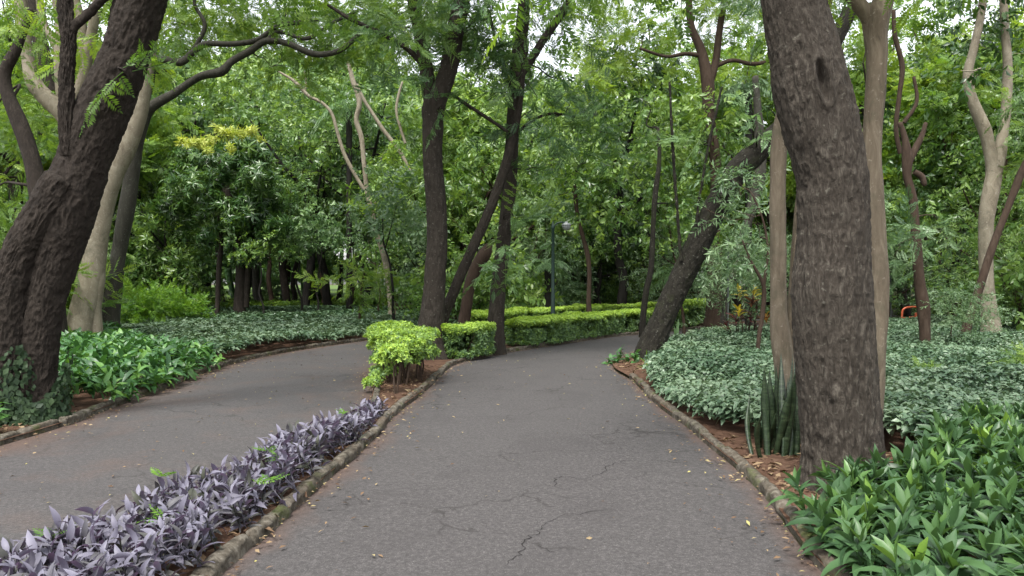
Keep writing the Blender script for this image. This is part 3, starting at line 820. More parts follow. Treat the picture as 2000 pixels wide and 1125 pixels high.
# ------------------------------------------------------------------ hedges
t_hedge = [whorl(7, leaf_quad(0.055, 0.026, 0.25, 0.1), rA, (-0.2, 1.0), (0.7, 1.2), 0.05, 0.12) for _ in range(5)]
def hedge(name, label, line, width, h0, h1, dens, seed, round_=0.0, bare=0.0, cat='hedge', group=None):
    """clipped hedge along a ground polyline: yellow new growth on top, darker below, bare stems at the foot"""
    r = np.random.default_rng(seed)
    Q = catmull(np.hstack([np.asarray(line, float), np.zeros((len(line), 1))]), 0.05)[:, :2]
    s = np.concatenate([[0], np.cumsum(np.linalg.norm(np.diff(Q, axis=0), axis=1))]); Lh = s[-1]
    T = unit(np.gradient(Q, axis=0)); N = np.stack([-T[:, 1], T[:, 0]], -1)
    n = int(Lh * dens)
    u = r.uniform(0, Lh, n); x = np.interp(u, s, np.arange(len(s))).astype(int).clip(0, len(Q) - 1)
    v = r.uniform(-1, 1, n); w = r.random(n)
    kind_ = r.random(n)
    top = kind_ < 0.42; sd = (kind_ >= 0.42) & (kind_ < 0.9)
    sgn = np.where(r.random(n) < 0.5, -1, 1)
    v = np.where(sd, sgn * (1 - 0.25 * r.random(n) ** 1.5), v)
    hh = h1 * (1 + 0.24 * (noise2(u * 2.2 + seed, v * 1.5 + 3 + seed) - 0.5) + 0.06 * (noise2(u * 6 + seed, v * 4 + 9) - 0.5))
    endd = np.minimum(u, Lh - u)
    rr = np.sqrt(np.clip(1 - np.clip(1 - endd / (width * 0.5), 0, 1) ** 2, 0.05, 1))
    z = np.where(top, hh * (1 - 0.10 * w ** 2), h0 + (hh - h0) * w ** (1.0 - 0.35 * bare))
    z = z - round_ * np.abs(v) ** 3 * top * hh * 0.3
    gap = noise2(u * 3.3 + 7 * seed, z * 4 + 2)
    ok = (~sd) | (gap > 0.36 + 0.42 * bare * (1 - z / h1))
    bulge = 1 + 0.34 * (noise2(u * 3 + seed, z * 3 + 30) - 0.5)
    P = np.column_stack([Q[x] + N[x] * (v * width / 2 * rr * bulge)[:, None], z + BED_Z])[ok]
    v_, top_, N_ = v[ok], top[ok], N[x][ok]
    D = np.column_stack([N_ * v_[:, None], np.where(top_, 1.4, 0.5)]) + r.normal(0, 0.4, (ok.sum(), 3))
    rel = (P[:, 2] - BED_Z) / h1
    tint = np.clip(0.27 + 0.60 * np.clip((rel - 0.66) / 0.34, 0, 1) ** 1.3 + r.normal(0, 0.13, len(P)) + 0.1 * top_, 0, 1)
    Z = unit(D); X = unit(np.cross(np.broadcast_to([0.3, 1, 0.2], Z.shape), Z)); Y = np.cross(Z, X)
    Rm = np.stack([X, Y, Z], -1)
    mb = MB(); wch = r.integers(0, len(t_hedge), len(P))
    for i, tp in enumerate(t_hedge):
        q = wch == i
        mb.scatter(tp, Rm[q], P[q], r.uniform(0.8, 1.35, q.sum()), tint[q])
    c = np.array([*Q[len(Q) // 2], 0.0])
    root = thing(name, label, cat, c, group)
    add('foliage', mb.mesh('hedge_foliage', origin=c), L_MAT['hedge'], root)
    for _ in range(int(Lh * (9 if bare > 0.3 else 4))):
        i = r.integers(0, len(Q)); vv = r.uniform(-0.75, 0.75)
        b = np.array([*(Q[i] + N[i] * vv * width / 2), 0.0])
        e = b + np.array([r.normal(0, 0.12), r.normal(0, 0.12), h1 * r.uniform(0.65, 0.9)])
        mdl = (b + e) / 2 + np.array([r.normal(0, 0.05), r.normal(0, 0.05), 0])
        st = MB(); tube([(*b, 0.015), (*mdl, 0.011), (*e, 0.005)], 5, 0.15, mb=st)
        add('stem', st.mesh('hedge_stem', True, c), B_MAT['brown'], root)
    return root

off = lambda d: [(x, y) for x, y in d]
hedge('hedge', 'long clipped yellow green hedge along the curving inner kerb of the wide path', [(0.05, 17.5), (0.75, 18.5), (1.7, 20.1), (2.75, 21.7), (4.2, 23.3), (5.4, 24.6)], 0.75, 0.05, 0.60, 2700, 51, 0.1, 0.25, group='clipped hedges on the island')
hedge('hedge', 'low clipped yellow green hedge behind the lamp post, furthest one back', [(-1.0, 19.2), (-0.2, 20.9), (1.0, 22.8), (2.4, 24.4), (4.6, 26.0), (7.0, 27.6)], 0.6, 0.1, 0.68, 1700, 52, 0.1, 0.1, group='clipped hedges on the island')
hedge('hedge', 'clipped yellow green hedge between the leaning mossy trunk and the stout brown trunk', [(5.2, 24.6), (6.0, 25.2), (6.7, 25.9)], 0.9, 0.08, 0.85, 2300, 53, 0.3, 0.1, group='clipped hedges on the island')
hedge('hedge', 'rounded green hedge right beside the foot of the forked central tree', [(-1.30, 14.85), (-0.95, 15.35), (-0.50, 15.95)], 0.8, 0.05, 0.64, 3600, 54, 0.4, 0.15, group='clipped hedges on the island')
def clump_shrub(name, label, blobs, stems, dens, seed, group=None):
    """shrub of separate leafy clumps (x, y, z, rx, rz, tint shift) on bare stems"""
    r = np.random.default_rng(seed)
    c = np.array([blobs[0][0], blobs[0][1], 0.0])
    root = thing(name, label, 'shrub', c, group)
    mb = MB()
    for (x, y, z, rx, rz, tsh) in blobs:
        n = int(dens * rx * rx)
        q = unit(r.normal(0, 1, (n, 3))); q[:, 2] = np.where(q[:, 2] < -0.25, -q[:, 2], q[:, 2])
        q *= (0.55 + 0.45 * r.random((n, 1)) ** 0.5)
        P = np.array([x, y, z]) + q * np.array([rx, rx, rz])
        Z = unit(q * np.array([1, 1, .6]) + r.normal(0, 0.35, (n, 3)) + np.array([0, 0, 0.5])); X = unit(np.cross(r.normal(0, 1, (n, 3)), Z))
        Rm = np.stack([X, np.cross(Z, X), Z], -1); wch = r.integers(0, len(t_hedge), n)
        T = np.clip(0.66 + tsh + r.normal(0, 0.15, n), 0, 1)
        for i in range(len(t_hedge)):
            k = wch == i
            mb.scatter(t_hedge[i], Rm[k], P[k], r.uniform(0.8, 1.3, k.sum()), T[k])
    add('foliage', mb.mesh('shrub_foliage', origin=c), L_MAT['hedge'], root)
    for (x, y, ex, ey, ez) in stems:
        st = MB(); tube([(x, y, 0.0, 0.016), ((x * .7 + ex * .3) + r.normal(0, .02), y * .7 + ey * .3, ez * .45, 0.013), (ex, ey, ez, 0.007)], 6, 0.08, mb=st)
        add('stem', st.mesh('shrub_stem', True, c), B_MAT['brown'], root)
    return root
rk = np.random.default_rng(57)
bl_, st_ = [], []
for (y, xs) in ((11.2, (-1.72, -1.5)), (11.55, (-1.9, -1.65, -1.4)), (12.0, (-2.0, -1.7, -1.42)), (12.4, (-2.08, -1.8, -1.5)), (12.9, (-2.15, -1.85)), (13.4, (-2.2, -1.95)), (14.0, (-2.25, -2.0))):
    for x in xs:
        x, y_ = x + rk.normal(0, .03), y + rk.normal(0, .05)
        bl_.append((x, y_, 0.70 + rk.normal(0, .03), rk.uniform(.22, .28), rk.uniform(.10, .14), rk.normal(0.04, .06)))
        for q_ in range(2): bl_.append((x + rk.normal(0, .09), y_ - .06, rk.uniform(.36, .60), rk.uniform(.12, .18), rk.uniform(.09, .12), rk.normal(-0.14, .06)))
        st_.append((x + rk.normal(0, .06), y_ + rk.normal(0, .08), x, y_, 0.70)); st_.append((x + rk.normal(0, .06), y_, x + rk.normal(0, .1), y_ - .05, 0.6))
for k_ in range(4): bl_.append((-1.95 + rk.normal(0, .06), 11.2 + .25 * k_, .20, .12, .08, -.1))
clump_shrub('shrub', 'bright yellow green clipped shrub at the tip of the island on bare stems', bl_, st_, 3000, 55)
clump_shrub('shrub', 'small single stemmed yellow green shrub in the bare soil at the island tip', [(-1.62, 10.45, .60, .20, .11, .05), (-1.75, 10.5, .50, .15, .1, .02), (-1.5, 10.4, .52, .14, .1, -.05), (-1.95, 10.75, .16, .14, .06, -.05)],
            [(-1.57, 10.35, -1.6, 10.45, .58), (-1.55, 10.37, -1.5, 10.4, .5)], 4200, 56)

# ------------------------------------------------------------------ trees
rt = np.random.default_rng(77)
F_FINE = frond(0.24, 8, 0.066, 0.030, rt, 0.2)
F_FAR = frond(0.40, 5, 0.16, 0.085, rt, 0.2)
TPL = dict(
    feather=[spray(11, 0.72, F_FINE, rt) for _ in range(5)],
    featherfar=[spray(9, 0.85, F_FAR, rt) for _ in range(4)],
    mango=[whorl(11, leaf_strip(0.32, 0.07, 2, 0.3, 0.6, 0.1), rt, (-0.7, 0.6), (0.7, 1.15), 0.08, 0.15) for _ in range(5)],
    ovate=[twig(9, leaf_strip(0.19, 0.085, 2, 0.3, 0.3), rt, 0.55, 0.55, 0.2) for _ in range(5)],
    willow=[twig(12, leaf_strip(0.135, 0.034, 2, 0.25, 0.3), rt, 0.38, 0.1, 0.2) for _ in range(5)],
    farleaf=[whorl(8, leaf_quad(0.36, 0.16, 0.2, 0.2), rt, (-0.6, 0.7), (0.7, 1.2), 0.1, 0.2) for _ in range(4)],
)
Z_UP = ('mango', 'farleaf')     # templates whose shoot runs along z

DENS = 1.75
DK = dict(mango=0.72, ovate=0.62, willow=0.8, farleaf=0.85)
def fill(mb, kind, blobs, dens, r, droop=0.15, size=(0.8, 1.25), tint=(0.5, 0.17), hollow=0.45):
    """leafy shoots through blobs (x, y, z, rx, rz, tint shift)"""
    tp = TPL[kind]
    for b in blobs:
        c, rx, rz = np.array(b[:3]), b[3], b[4]
        n = max(3, int(DENS * DK.get(kind, 1.0) * dens * rx * rx * r.uniform(0.8, 1.2)))
        q = unit(r.normal(0, 1, (n, 3))) * (hollow + (1 - hollow) * r.random((n, 1)) ** 0.6)
        q *= 1 + 0.35 * (r.random((n, 1)) - 0.5)
        P = c + q * np.array([rx, rx, rz])
        D = q * np.array([1, 1, 0.6]) + r.normal(0, 0.45, (n, 3)) + np.array([0, 0, -droop])
        if kind in Z_UP:
            Z = unit(D + np.array([0, 0, 0.35])); X = unit(np.cross(r.normal(0, 1, (n, 3)), Z)); R = np.stack([X, np.cross(Z, X), Z], -1)
        else:
            R = frames(D, roll=0.85, r=r)
        T = np.clip(r.normal(tint[0], tint[1] * 1.25, n) + 1.5 * b[5] + r.normal(0, 0.10) if len(b) > 5 else r.normal(tint[0], tint[1], n), 0, 1)
        w = r.integers(0, len(tp), n)
        for i in range(len(tp)):
            k = w == i
            mb.scatter(tp[i], R[k], P[k], r.uniform(*size, k.sum()), T[k])

def twigs(mb, skel, blobs, r, rmax=0.05, frac=1.0):
    """limbs that grow from the nearest wood out to each leafy clump"""
    nodes = [np.asarray(s) for s in skel]
    nodes = np.vstack(nodes)
    cs = np.array([b[:3] for b in blobs])
    left = list(range(len(cs)))
    while left:
        dm = np.array([np.min(np.linalg.norm(nodes[:, :3] - cs[i], axis=1)) for i in left])
        i = left.pop(int(np.argmin(dm)))
        if r.random() > frac: continue
        k = int(np.argmin(np.linalg.norm(nodes[:, :3] - cs[i], axis=1) + 0.6 * np.maximum(0, nodes[:, 2] - cs[i][2])))
        a, e = nodes[k, :3], cs[i]
        ln = np.linalg.norm(e - a)
        if ln < 0.25: continue
        r0 = min(nodes[k, 3] * 0.65, rmax, 0.010 + 0.013 * ln); r0 = max(r0, 0.008)
        m1 = a * 0.66 + e * 0.34 + r.normal(0, 0.10, 3) * ln + np.array([0, 0, 0.08 * ln])
        m2 = a * 0.33 + e * 0.67 + r.normal(0, 0.09, 3) * ln + np.array([0, 0, 0.06 * ln])
        _, _, sk = tube([(*a, r0), (*m1, r0 * 0.8), (*m2, r0 * 0.6), (*e, r0 * 0.3)], 6, 0.18, mb=mb, seed=i)
        nodes = np.vstack([nodes, sk[2::3]])

def px_blobs(lst):
    """(px, py, depth, radius px, flatness[, tint]) -> world blobs"""
    out = []
    for b in lst:
        p = W(b[0], b[1], b[2]); rr = b[3] / FPX * b[2]
        out.append((*p, rr, rr * b[4], b[5] if len(b) > 5 else 0.0))
    return out

def region(x0, y0, x1, y1, d0, d1, n, r0, r1, flat, r, tint=(0, 0.08)):
    return px_blobs([(r.uniform(x0, x1), r.uniform(y0, y1), r.uniform(d0, d1), r.uniform(r0, r1), flat, r.normal(*tint)) for _ in range(n)])

def stem_px(pts, d, sink=True):
    """(px, py, width px[, depth]) -> (x, y, z, r)"""
    out = []
    for p in pts:
        dd = p[3] if len(p) > 3 else d
        out.append((*W(p[0], p[1], dd), p[2] / 2 / FPX * dd))
    if sink:
        x, y, z, rr = out[0]
        out.insert(0, (x, y, min(-0.15, z - 0.05), rr * 1.05))
    return out

def tree(name, label, stems, bark, crown=None, leaf=None, kind='feather', dens=20, group=None, seed=1, cat='tree', seg=12, step=0.12, disp=None, flare=None,
         rmax=0.05, droop=0.15, twig_frac=1.0, extra=None, size=(0.8, 1.25), tint=(0.5, 0.17), hollow=0.45):
    """one tree: an Empty at its foot > trunk (with its limbs), crown"""
    r = np.random.default_rng(seed)
    base = np.array([stems[0][0][0], stems[0][0][1], 0.0])
    root = thing(name, label, cat, base, group)
    mb = MB(); skel = []
    for i, s in enumerate(stems):
        main = i == 0
        _, _, sk = tube(s, seg if s[0][3] > 0.05 else 8, step, disp if disp is not None else lumps(0.10, seed + i), flare if main else None, 0.0, mb, seed + i)
        skel.append(sk[max(2, len(sk) // 3):])
    if extra: extra(mb)
    if crown:
        twigs(mb, skel, crown, r, rmax, twig_frac)
    add('trunk', mb.mesh(name + '_trunk', True, base), bark, root)
    if crown:
        cm = MB(); fill(cm, kind, crown, dens, r, droop, size, tint, hollow)
        add('crown', cm.mesh(name + '_crown', False, base), leaf, root)
    return root

r0 = np.random.default_rng(101)
# --- A: the big dark leaning tree, front left
A1 = stem_px([(66, 815, 96), (68, 740, 74), (78, 640, 70), (94, 562, 72), (110, 500, 84), (132, 410, 100), (150, 350, 98), (168, 300, 92), (206, 200, 94), (246, 100, 84), (275, 0, 88), (330, -160, 84), (390, -330, 72)], 8.5)
A2 = stem_px([(8, 810, 92), (10, 720, 80), (12, 640, 76), (22, 560, 72), (46, 490, 70), (86, 420, 72), (124, 350, 68)], 8.35)
A3 = stem_px([(134, 305, 24), (131, 240, 26), (130, 150, 24), (134, 80, 24), (128, 20, 26), (118, -80, 22)], 8.3, False)
A4 = stem_px([(134, 70, 18), (152, 45, 16), (180, 20, 14), (205, -5, 13), (260, -60, 10)], 8.3, False)
crA = region(-60, -330, 640, -80, 7, 13, 26, 60, 110, 0.45, r0)
crA += px_blobs([(150, -40, 9, 70, .5), (40, -30, 10, 70, .5), (10, 40, 11, 60, .5), (200, 60, 10, 18, .5), (245, 138, 8.0, 17, .35, -.3)])
tree('leaning_tree', 'big dark flaky trunk leaning over the narrower path, fused from two stems', [A1, A2, A3, A4], B_MAT['dark'], crA, L_MAT['fresh'], 'feather', 13, seed=11, seg=220, step=0.018,
     disp=bark_plates(0.024, 20, 8.0, 1), flare=roots(0.22, 0.25, 4), rmax=0.07)
# ivy round its foot
mb = MB(); ri = np.random.default_rng(9)
lfi = leaf_strip(0.066, 0.046, 2, 0.15, 0.2)
for (cx_, cz_, dd, wd, n) in [(68, 0, 8.5, 0.29, 1250), (14, 0, 8.35, 0.25, 700)]:
    base = W(cx_, 815, dd)
    th = ri.uniform(-2.9, 0.2, n); zz = 0.02 + 0.78 * ri.random(n) ** 1.4 * (0.75 + 0.4 * np.cos(2 * th + cx_))
    rr = wd * (1.06 + 0.25 * np.exp(-zz / 0.2)) + ri.uniform(0, 0.07, n)
    Pn = np.stack([base[0] + rr * np.cos(th) + 0.02 * zz, base[1] + rr * np.sin(th), zz], -1)
    out_ = np.stack([np.cos(th), np.sin(th), 0 * th], -1)
    D = out_ * 0.25 + np.stack([-np.sin(th), np.cos(th), 0 * th], -1) * ri.normal(0, 0.8, (n, 1)) + np.array([0, 0, -0.7])
    R = frames(D, up=out_ + np.array([0, 0, 0.25]), roll=0.35, r=ri)
    mb.scatter(lfi, R, Pn, ri.uniform(0.7, 1.4, n), np.clip(ri.normal(0.5, 0.2, n), 0, 1))
tag(add('ivy', mb.mesh('ivy'), L_MAT['ivy']), 'dark ivy climbing the foot of the leaning flaky trunk', 'ivy')

# --- B: pale smooth tree behind it
Bd = 17.0
B1 = stem_px([(152, 690, 66), (160, 640, 60), (176, 560, 50), (188, 480, 40), (203, 400, 38), (222, 340, 36), (244, 290, 38), (268, 235, 30), (280, 190, 25), (292, 120, 20), (305, 40, 18), (320, -60, 16)], Bd)
B2 = stem_px([(190, 660, 22), (186, 600, 22), (190, 545, 26), (180, 480, 34), (172, 420, 32), (165, 360, 34), (150, 300, 36), (136, 240, 38), (118, 215, 36), (90, 190, 32), (66, 160, 28), (54, 110, 24), (46, 50, 24), (38, -20, 22), (30, -90, 18)], Bd, False)
B3 = stem_px([(132, 250, 30), (122, 190, 22), (118, 130, 22), (120, 60, 22), (110, -20, 20)], Bd + .2, False)
B4 = stem_px([(124, 120, 16), (108, 85, 16), (85, 45, 15), (75, -20, 14)], Bd + .3, False)
B5 = stem_px([(148, 192, 18), (158, 165, 20), (168, 125, 20), (178, 70, 18), (190, 10, 18), (200, -60, 14)], Bd + .1, False)
B6 = stem_px([(165, 130, 16), (160, 60, 20), (145, 0, 24), (140, -60, 20)], Bd + .2, False)
crB = region(-60, -200, 330, -20, 15, 19, 12, 50, 80, 0.6, r0)
tree('pale_barked_tree', 'smooth pale forked tree with a hollow base behind the leaning dark trunk', [B1, B2, B3, B4, B5, B6], B_MAT['pale'], crB, L_MAT['fresh'], 'ovate', 26, seed=12, seg=24, step=0.06)

# --- C: dark bent tree far left behind
C1 = stem_px([(110, 660, 40), (100, 560, 40), (86, 450, 38), (76, 380, 34), (62, 310, 32), (38, 240, 30), (14, 180, 24), (10, 140, 22), (30, 100, 20), (42, 72, 16), (60, 20, 14)], 15)
C2 = stem_px([(104, 180, 26, 20), (86, 110, 26, 20), (70, 40, 24, 20), (60, -50, 20, 20)], 20, False)
crC = region(-80, 30, 120, 420, 16, 22, 17, 35, 60, 0.6, r0)
tree('dark_bent_tree', 'dark bent trunk with fern-like leaves behind the pale forked tree', [C1, C2], B_MAT['dark'], crC, L_MAT['fresh'], 'feather', 15, seed=13, seg=20, step=0.08, twig_frac=0.6)

# --- D: grey trunk whose long dark limbs arch to the middle
D1 = stem_px([(214, 650, 40), (218, 600, 34), (228, 520, 30), (240, 450, 30), (252, 380, 30), (262, 300, 28), (276, 245, 26), (292, 212, 22), (340, 183, 16), (390, 150, 15), (432, 140, 18), (452, 120, 14), (488, 100, 14), (520, 80, 13), (560, 84, 12), (615, 106, 12), (660, 100, 11), (690, 78, 9), (712, 52, 7)], 19.0)
D2 = stem_px([(270, 255, 18), (290, 170, 18), (305, 118, 16), (352, 122, 15), (374, 105, 13), (402, 86, 12), (450, 86, 11), (502, 78, 10), (545, 50, 9), (600, 42, 8)], 19.0, False)
D3 = stem_px([(520, 80, 8), (545, 62, 8), (600, 75, 8), (650, 45, 7), (700, 20, 6)], 19.0, False)
D4 = stem_px([(262, 300, 22), (285, 140, 20), (300, 20, 18), (330, -100, 15)], 19.0, False)
D5 = stem_px([(374, 105, 9), (400, 50, 8), (380, 0, 7), (420, -60, 6)], 19.0, False)
crD = region(290, 0, 840, 95, 18.9, 22.5, 56, 30, 55, 0.35, r0, (0.05, 0.12)) + region(330, 95, 720, 165, 19, 21.5, 8, 18, 30, 0.3, r0) + region(250, -280, 900, -20, 14, 20, 22, 55, 90, 0.4, r0)
tree('arching_tree', 'grey mottled trunk with long dark limbs arching over toward the forked central tree', [D1, D2, D3, D4, D5], B_MAT['grey'], crD, L_MAT['fresh'], 'feather', 15, seed=14, seg=20, step=0.07, rmax=0.035)

# --- F: central forked tree
F1 = stem_px([(842, 705, 68), (840, 660, 56), (846, 600, 46), (850, 540, 42), (854, 470, 40), (852, 400, 38), (848, 350, 38), (845, 300, 37), (846, 245, 40), (848, 205, 42), (866, 165, 34), (880, 120, 33), (890, 60, 32), (903, 0, 30), (925, -100, 26), (940, -220, 20)], 15.0)
F2 = stem_px([(846, 225, 26), (838, 180, 28), (832, 130, 26), (822, 80, 24), (812, 30, 22), (800, -40, 20), (785, -140, 16)], 15.0, False)
F3 = stem_px([(838, 150, 9), (815, 115, 10), (790, 92, 9), (745, 65, 8), (690, 40, 7), (640, 10, 5)], 15.0, False)
F4 = stem_px([(862, 640, 22), (868, 612, 22), (882, 580, 20), (905, 525, 19), (930, 470, 19), (950, 425, 18), (970, 375, 18), (988, 320, 17), (1000, 275, 16), (1012, 220, 13), (1020, 150, 10), (1030, 80, 8)], 15.6, False)
F5 = stem_px([(992, 258, 6), (960, 236, 6), (920, 210, 6), (880, 182, 5)], 15.4, False)
crF = px_blobs([(835, 180, 14.6, 34, .5, -.2), (870, 205, 14.5, 26, .5, -.2), (800, 150, 14.8, 40, .4, -.15), (900, 100, 14.6, 30, .5), (850, 60, 14.5, 40, .5), (760, 110, 15, 45, .35), (720, 85, 15, 40, .35), (790, 60, 15, 45, .4), (930, 60, 15, 35, .4)])
crF += region(740, -20, 960, 70, 13.5, 16, 10, 35, 55, 0.45, r0) + region(700, -280, 1050, -30, 12, 17, 16, 55, 85, 0.45, r0)
tree('forked_tree', 'dark upright tree forking high up at the tip of the planted island', [F1, F2, F3, F4, F5], B_MAT['centre'], crF, L_MAT['feather'], 'feather', 16, seed=15, seg=110, step=0.03, disp=bark_plates(0.018, 17, 6, 3), flare=roots(0.35, 0.3, 5))

# --- G: second dark tree behind its side stem
G1 = stem_px([(966, 690, 40), (968, 640, 34), (972, 580, 30), (980, 500, 27), (990, 420, 26), (997, 350, 26), (1000, 280, 26), (1004, 200, 26), (1012, 120, 26), (1020, 60, 25), (1024, 0, 24), (1030, -120, 20)], 16.3)
G2 = stem_px([(1008, 160, 14), (1035, 120, 16), (1060, 80, 15), (1085, 45, 14), (1110, 5, 13), (1150, -60, 10)], 16.3, False)
G3 = stem_px([(1002, 200, 7), (985, 130, 7), (968, 80, 6), (955, 20, 5)], 16.3, False)
G4 = stem_px([(1000, 270, 6), (1040, 235, 6), (1080, 222, 5), (1130, 230, 4)], 16, False)
crG = px_blobs([(1030, 120, 15.5, 36, .6, -.1), (1005, 60, 15.6, 40, .6), (1050, 190, 15.5, 40, .4, -.2), (1085, 230, 15.6, 42, .35, -.2), (1040, 260, 15.5, 34, .4, -.2), (1120, 260, 16, 34, .35, -.15), (1010, 155, 15.4, 30, .5, -.1),
                 (990, 20, 15.5, 45, .5), (1060, 30, 16, 42, .5), (1110, 200, 16, 34, .4, -.15), (960, 130, 16, 22, .4), (1000, 230, 15.6, 24, .5, -.1)])
crG += region(900, -10, 1000, 150, 15.5, 18, 9, 26, 42, 0.5, r0) + region(1040, 60, 1130, 160, 16, 18, 5, 24, 36, 0.5, r0)
crG += px_blobs([(1150, 215, 16.5, 40, .35, -.2), (1190, 262, 17, 42, .3, -.2), (1110, 305, 16.5, 36, .3, -.1), (1215, 310, 17.5, 36, .3, -.2), (1060, 330, 16.4, 30, .35, -.1)])
crG += px_blobs([(985, 470, 15.6, 38, .7, .1), (1000, 430, 15.7, 26, .6, .2), (975, 520, 15.6, 30, .7), (1005, 510, 15.7, 32, .6, .1), (960, 440, 16.2, 22, .6, .1)])
crG += region(940, -260, 1260, -20, 13, 18, 14, 50, 80, 0.45, r0)
tree('feathery_tree', 'straight dark trunk hung with feathery leaves, standing at the left end of the long hedge', [G1, G2, G3, G4], B_MAT['centre'], crG, L_MAT['feather'], 'feather', 16, seed=16, seg=70, step=0.04, disp=bark_plates(0.013, 14, 6, 5), flare=roots(0.3, 0.3, 4))

# --- brown broken stump between them
tree('broken_stump', 'short reddish brown broken trunk between the forked tree and the feathery tree', [stem_px([(903, 650, 24), (910, 600, 22), (918, 555, 22), (932, 520, 24), (946, 498, 26), (957, 480, 17)], 18.2)], B_MAT['brown'], seed=17, cat='tree stump', seg=20, step=0.05, disp=bark_plates(0.012, 9, 5, 2))

# --- H: mossy tree leaning to the right over the path
H1 = stem_px([(1268, 712, 60), (1276, 670, 50), (1294, 625, 46), (1316, 575, 46), (1340, 525, 46), (1362, 480, 46), (1384, 435, 46), (1408, 390, 46), (1432, 345, 46), (1462, 312, 44), (1495, 282, 40), (1530, 245, 36), (1570, 190, 34), (1610, 120, 30), (1660, 20, 26)], 15.0)
H2 = stem_px([(1365, 465, 5), (1362, 420, 5), (1372, 350, 4), (1385, 280, 4), (1410, 170, 3)], 14.8, False)
H3 = stem_px([(1330, 510, 6), (1325, 440, 5), (1318, 350, 5), (1312, 250, 4), (1308, 160, 3)], 14.8, False)
crH = px_blobs([(1370, 275, 14.5, 20, .3, .1), (1480, 260, 14.2, 20, .35, .1), (1500, 210, 14.5, 22, .5)])
crH += region(1500, -120, 1760, 40, 14, 17, 8, 40, 60, 0.5, r0)
tree('leaning_tree', 'mossy dark trunk leaning strongly right at the bend of the wide path', [H1, H2, H3], B_MAT['moss'], crH, L_MAT['blue'], 'feather', 17, seed=18, seg=110, step=0.03, disp=bark_plates(0.022, 16, 7, 7), flare=roots(0.25, 0.3, 5))

# --- I: the big ridged trunk, front right
def scar(mb_):
    pass
Id = 5.7
I1 = stem_px([(1648, 985, 172), (1648, 940, 156), (1646, 870, 146), (1640, 800, 146), (1633, 700, 148), (1627, 620, 146), (1624, 562, 144), (1626, 500, 130), (1627, 450, 126), (1626, 400, 124), (1625, 350, 124), (1616, 300, 128), (1605, 250, 134), (1588, 180, 136), (1573, 100, 126), (1560, 50, 118), (1549, 0, 114), (1520, -140, 108), (1470, -330, 95)], Id)
def bark_I(TH, S, R):
    base = bark_plates(0.017, 32, 7.0, 4)(TH, S, R)
    # an old branch hole facing the path, a lip below it, at ~ z 3.1 m
    zc, tc_ = 3.18, hole_th
    a = np.angle(np.exp(1j * (TH - tc_)))
    q = ((a * R / 0.034) ** 2 + ((S - zc) / 0.13) ** 2)
    hole = np.exp(-q ** 1.5) * 0.075
    lip = np.exp(-((np.sqrt(q) - 1.35) / 0.35) ** 2) * 0.018
    smooth = np.exp(-(((a * R + 0.0) / 0.09) ** 2 + ((S - zc + 0.26) / 0.12) ** 2))
    return base * (1 - 0.8 * smooth) - hole + lip - 0.006 * smooth
hole_th = 1.47
crI = region(1200, -420, 2100, -140, 5, 9, 22, 110, 170, 0.4, r0)
tree('ridged_tree', 'massive ridged brown trunk with an old branch hole, rising among broad rosettes', [I1], B_MAT['ridge'], crI, L_MAT['fresh'], 'feather', 11, seed=19, seg=320, step=0.014, disp=bark_I, flare=roots(0.16, 0.25, 5, 1.0), rmax=0.08)

# --- J and K: pale tan stems either side of it
J1 = stem_px([(1700, 800, 44), (1706, 690, 40), (1712, 600, 38), (1714, 540, 36), (1710, 450, 35), (1708, 360, 35), (1706, 280, 35), (1708, 200, 37), (1712, 120, 40), (1712, 70, 46), (1714, 40, 52), (1728, 0, 42), (1745, -80, 38)], 6.9)
J2 = stem_px([(1708, 55, 38), (1694, 30, 32), (1674, 5, 28), (1655, -25, 26), (1630, -90, 22)], 6.9, False)
crJ = region(1480, -420, 1960, -160, 6, 9, 8, 70, 110, 0.5, r0)
tree('tan_tree', 'smooth tan trunk forking at the top, pressed against the right flank of the ridged trunk', [J1, J2], B_MAT['tan'], crJ, L_MAT['mid'], 'ovate', 20, seed=20, seg=32, step=0.04, disp=lumps(0.20, 4, 5))
K1 = stem_px([(1535, 790, 44), (1532, 720, 40), (1526, 650, 37), (1522, 600, 32), (1519, 520, 30), (1520, 440, 30), (1521, 360, 29), (1521, 290, 28), (1528, 220, 22), (1555, 130, 20), (1590, 60, 18), (1612, 20, 18), (1625, -60, 16)], 7.5)
K2 = stem_px([(1552, 790, 30), (1551, 720, 30), (1550, 640, 28), (1552, 560, 22), (1556, 480, 20), (1566, 380, 18)], 7.6, True)
tree('tan_tree', 'slim tan trunk with a brown twin stem behind the snake plant', [K1, K2], B_MAT['tan'], region(1480, -380, 1760, -160, 7, 9, 5, 60, 90, 0.5, r0), L_MAT['mid'], 'ovate', 20, seed=21, seg=28, step=0.04, disp=lumps(0.18, 9, 5))

# --- L: dark broken-topped tree on the right
L1_ = stem_px([(1808, 705, 22), (1806, 650, 20), (1803, 600, 24), (1796, 550, 20), (1791, 490, 19), (1787, 440, 17), (1783, 390, 16), (1772, 345, 16), (1772, 310, 20), (1768, 275, 13), (1758, 240, 9)], 15.3)
L2_ = stem_px([(1774, 320, 12), (1788, 290, 13), (1800, 266, 10), (1808, 240, 7)], 15.3, False)
L3_ = stem_px([(1785, 335, 10), (1800, 345, 12), (1806, 362, 9)], 15.2, False)
L4_ = stem_px([(1758, 300, 9), (1750, 250, 9), (1756, 190, 9), (1762, 130, 10), (1748, 70, 9), (1745, 20, 8)], 15.8, False)
L5_ = stem_px([(1765, 240, 8), (1790, 200, 7), (1785, 150, 6)], 15.5, False)
crL = px_blobs([(1770, 470, 15, 26, .5), (1745, 500, 14.6, 26, .6, .1), (1745, 440, 14.6, 22, .5), (1800, 520, 14.8, 24, .5), (1830, 430, 15.5, 30, .4, .1)])
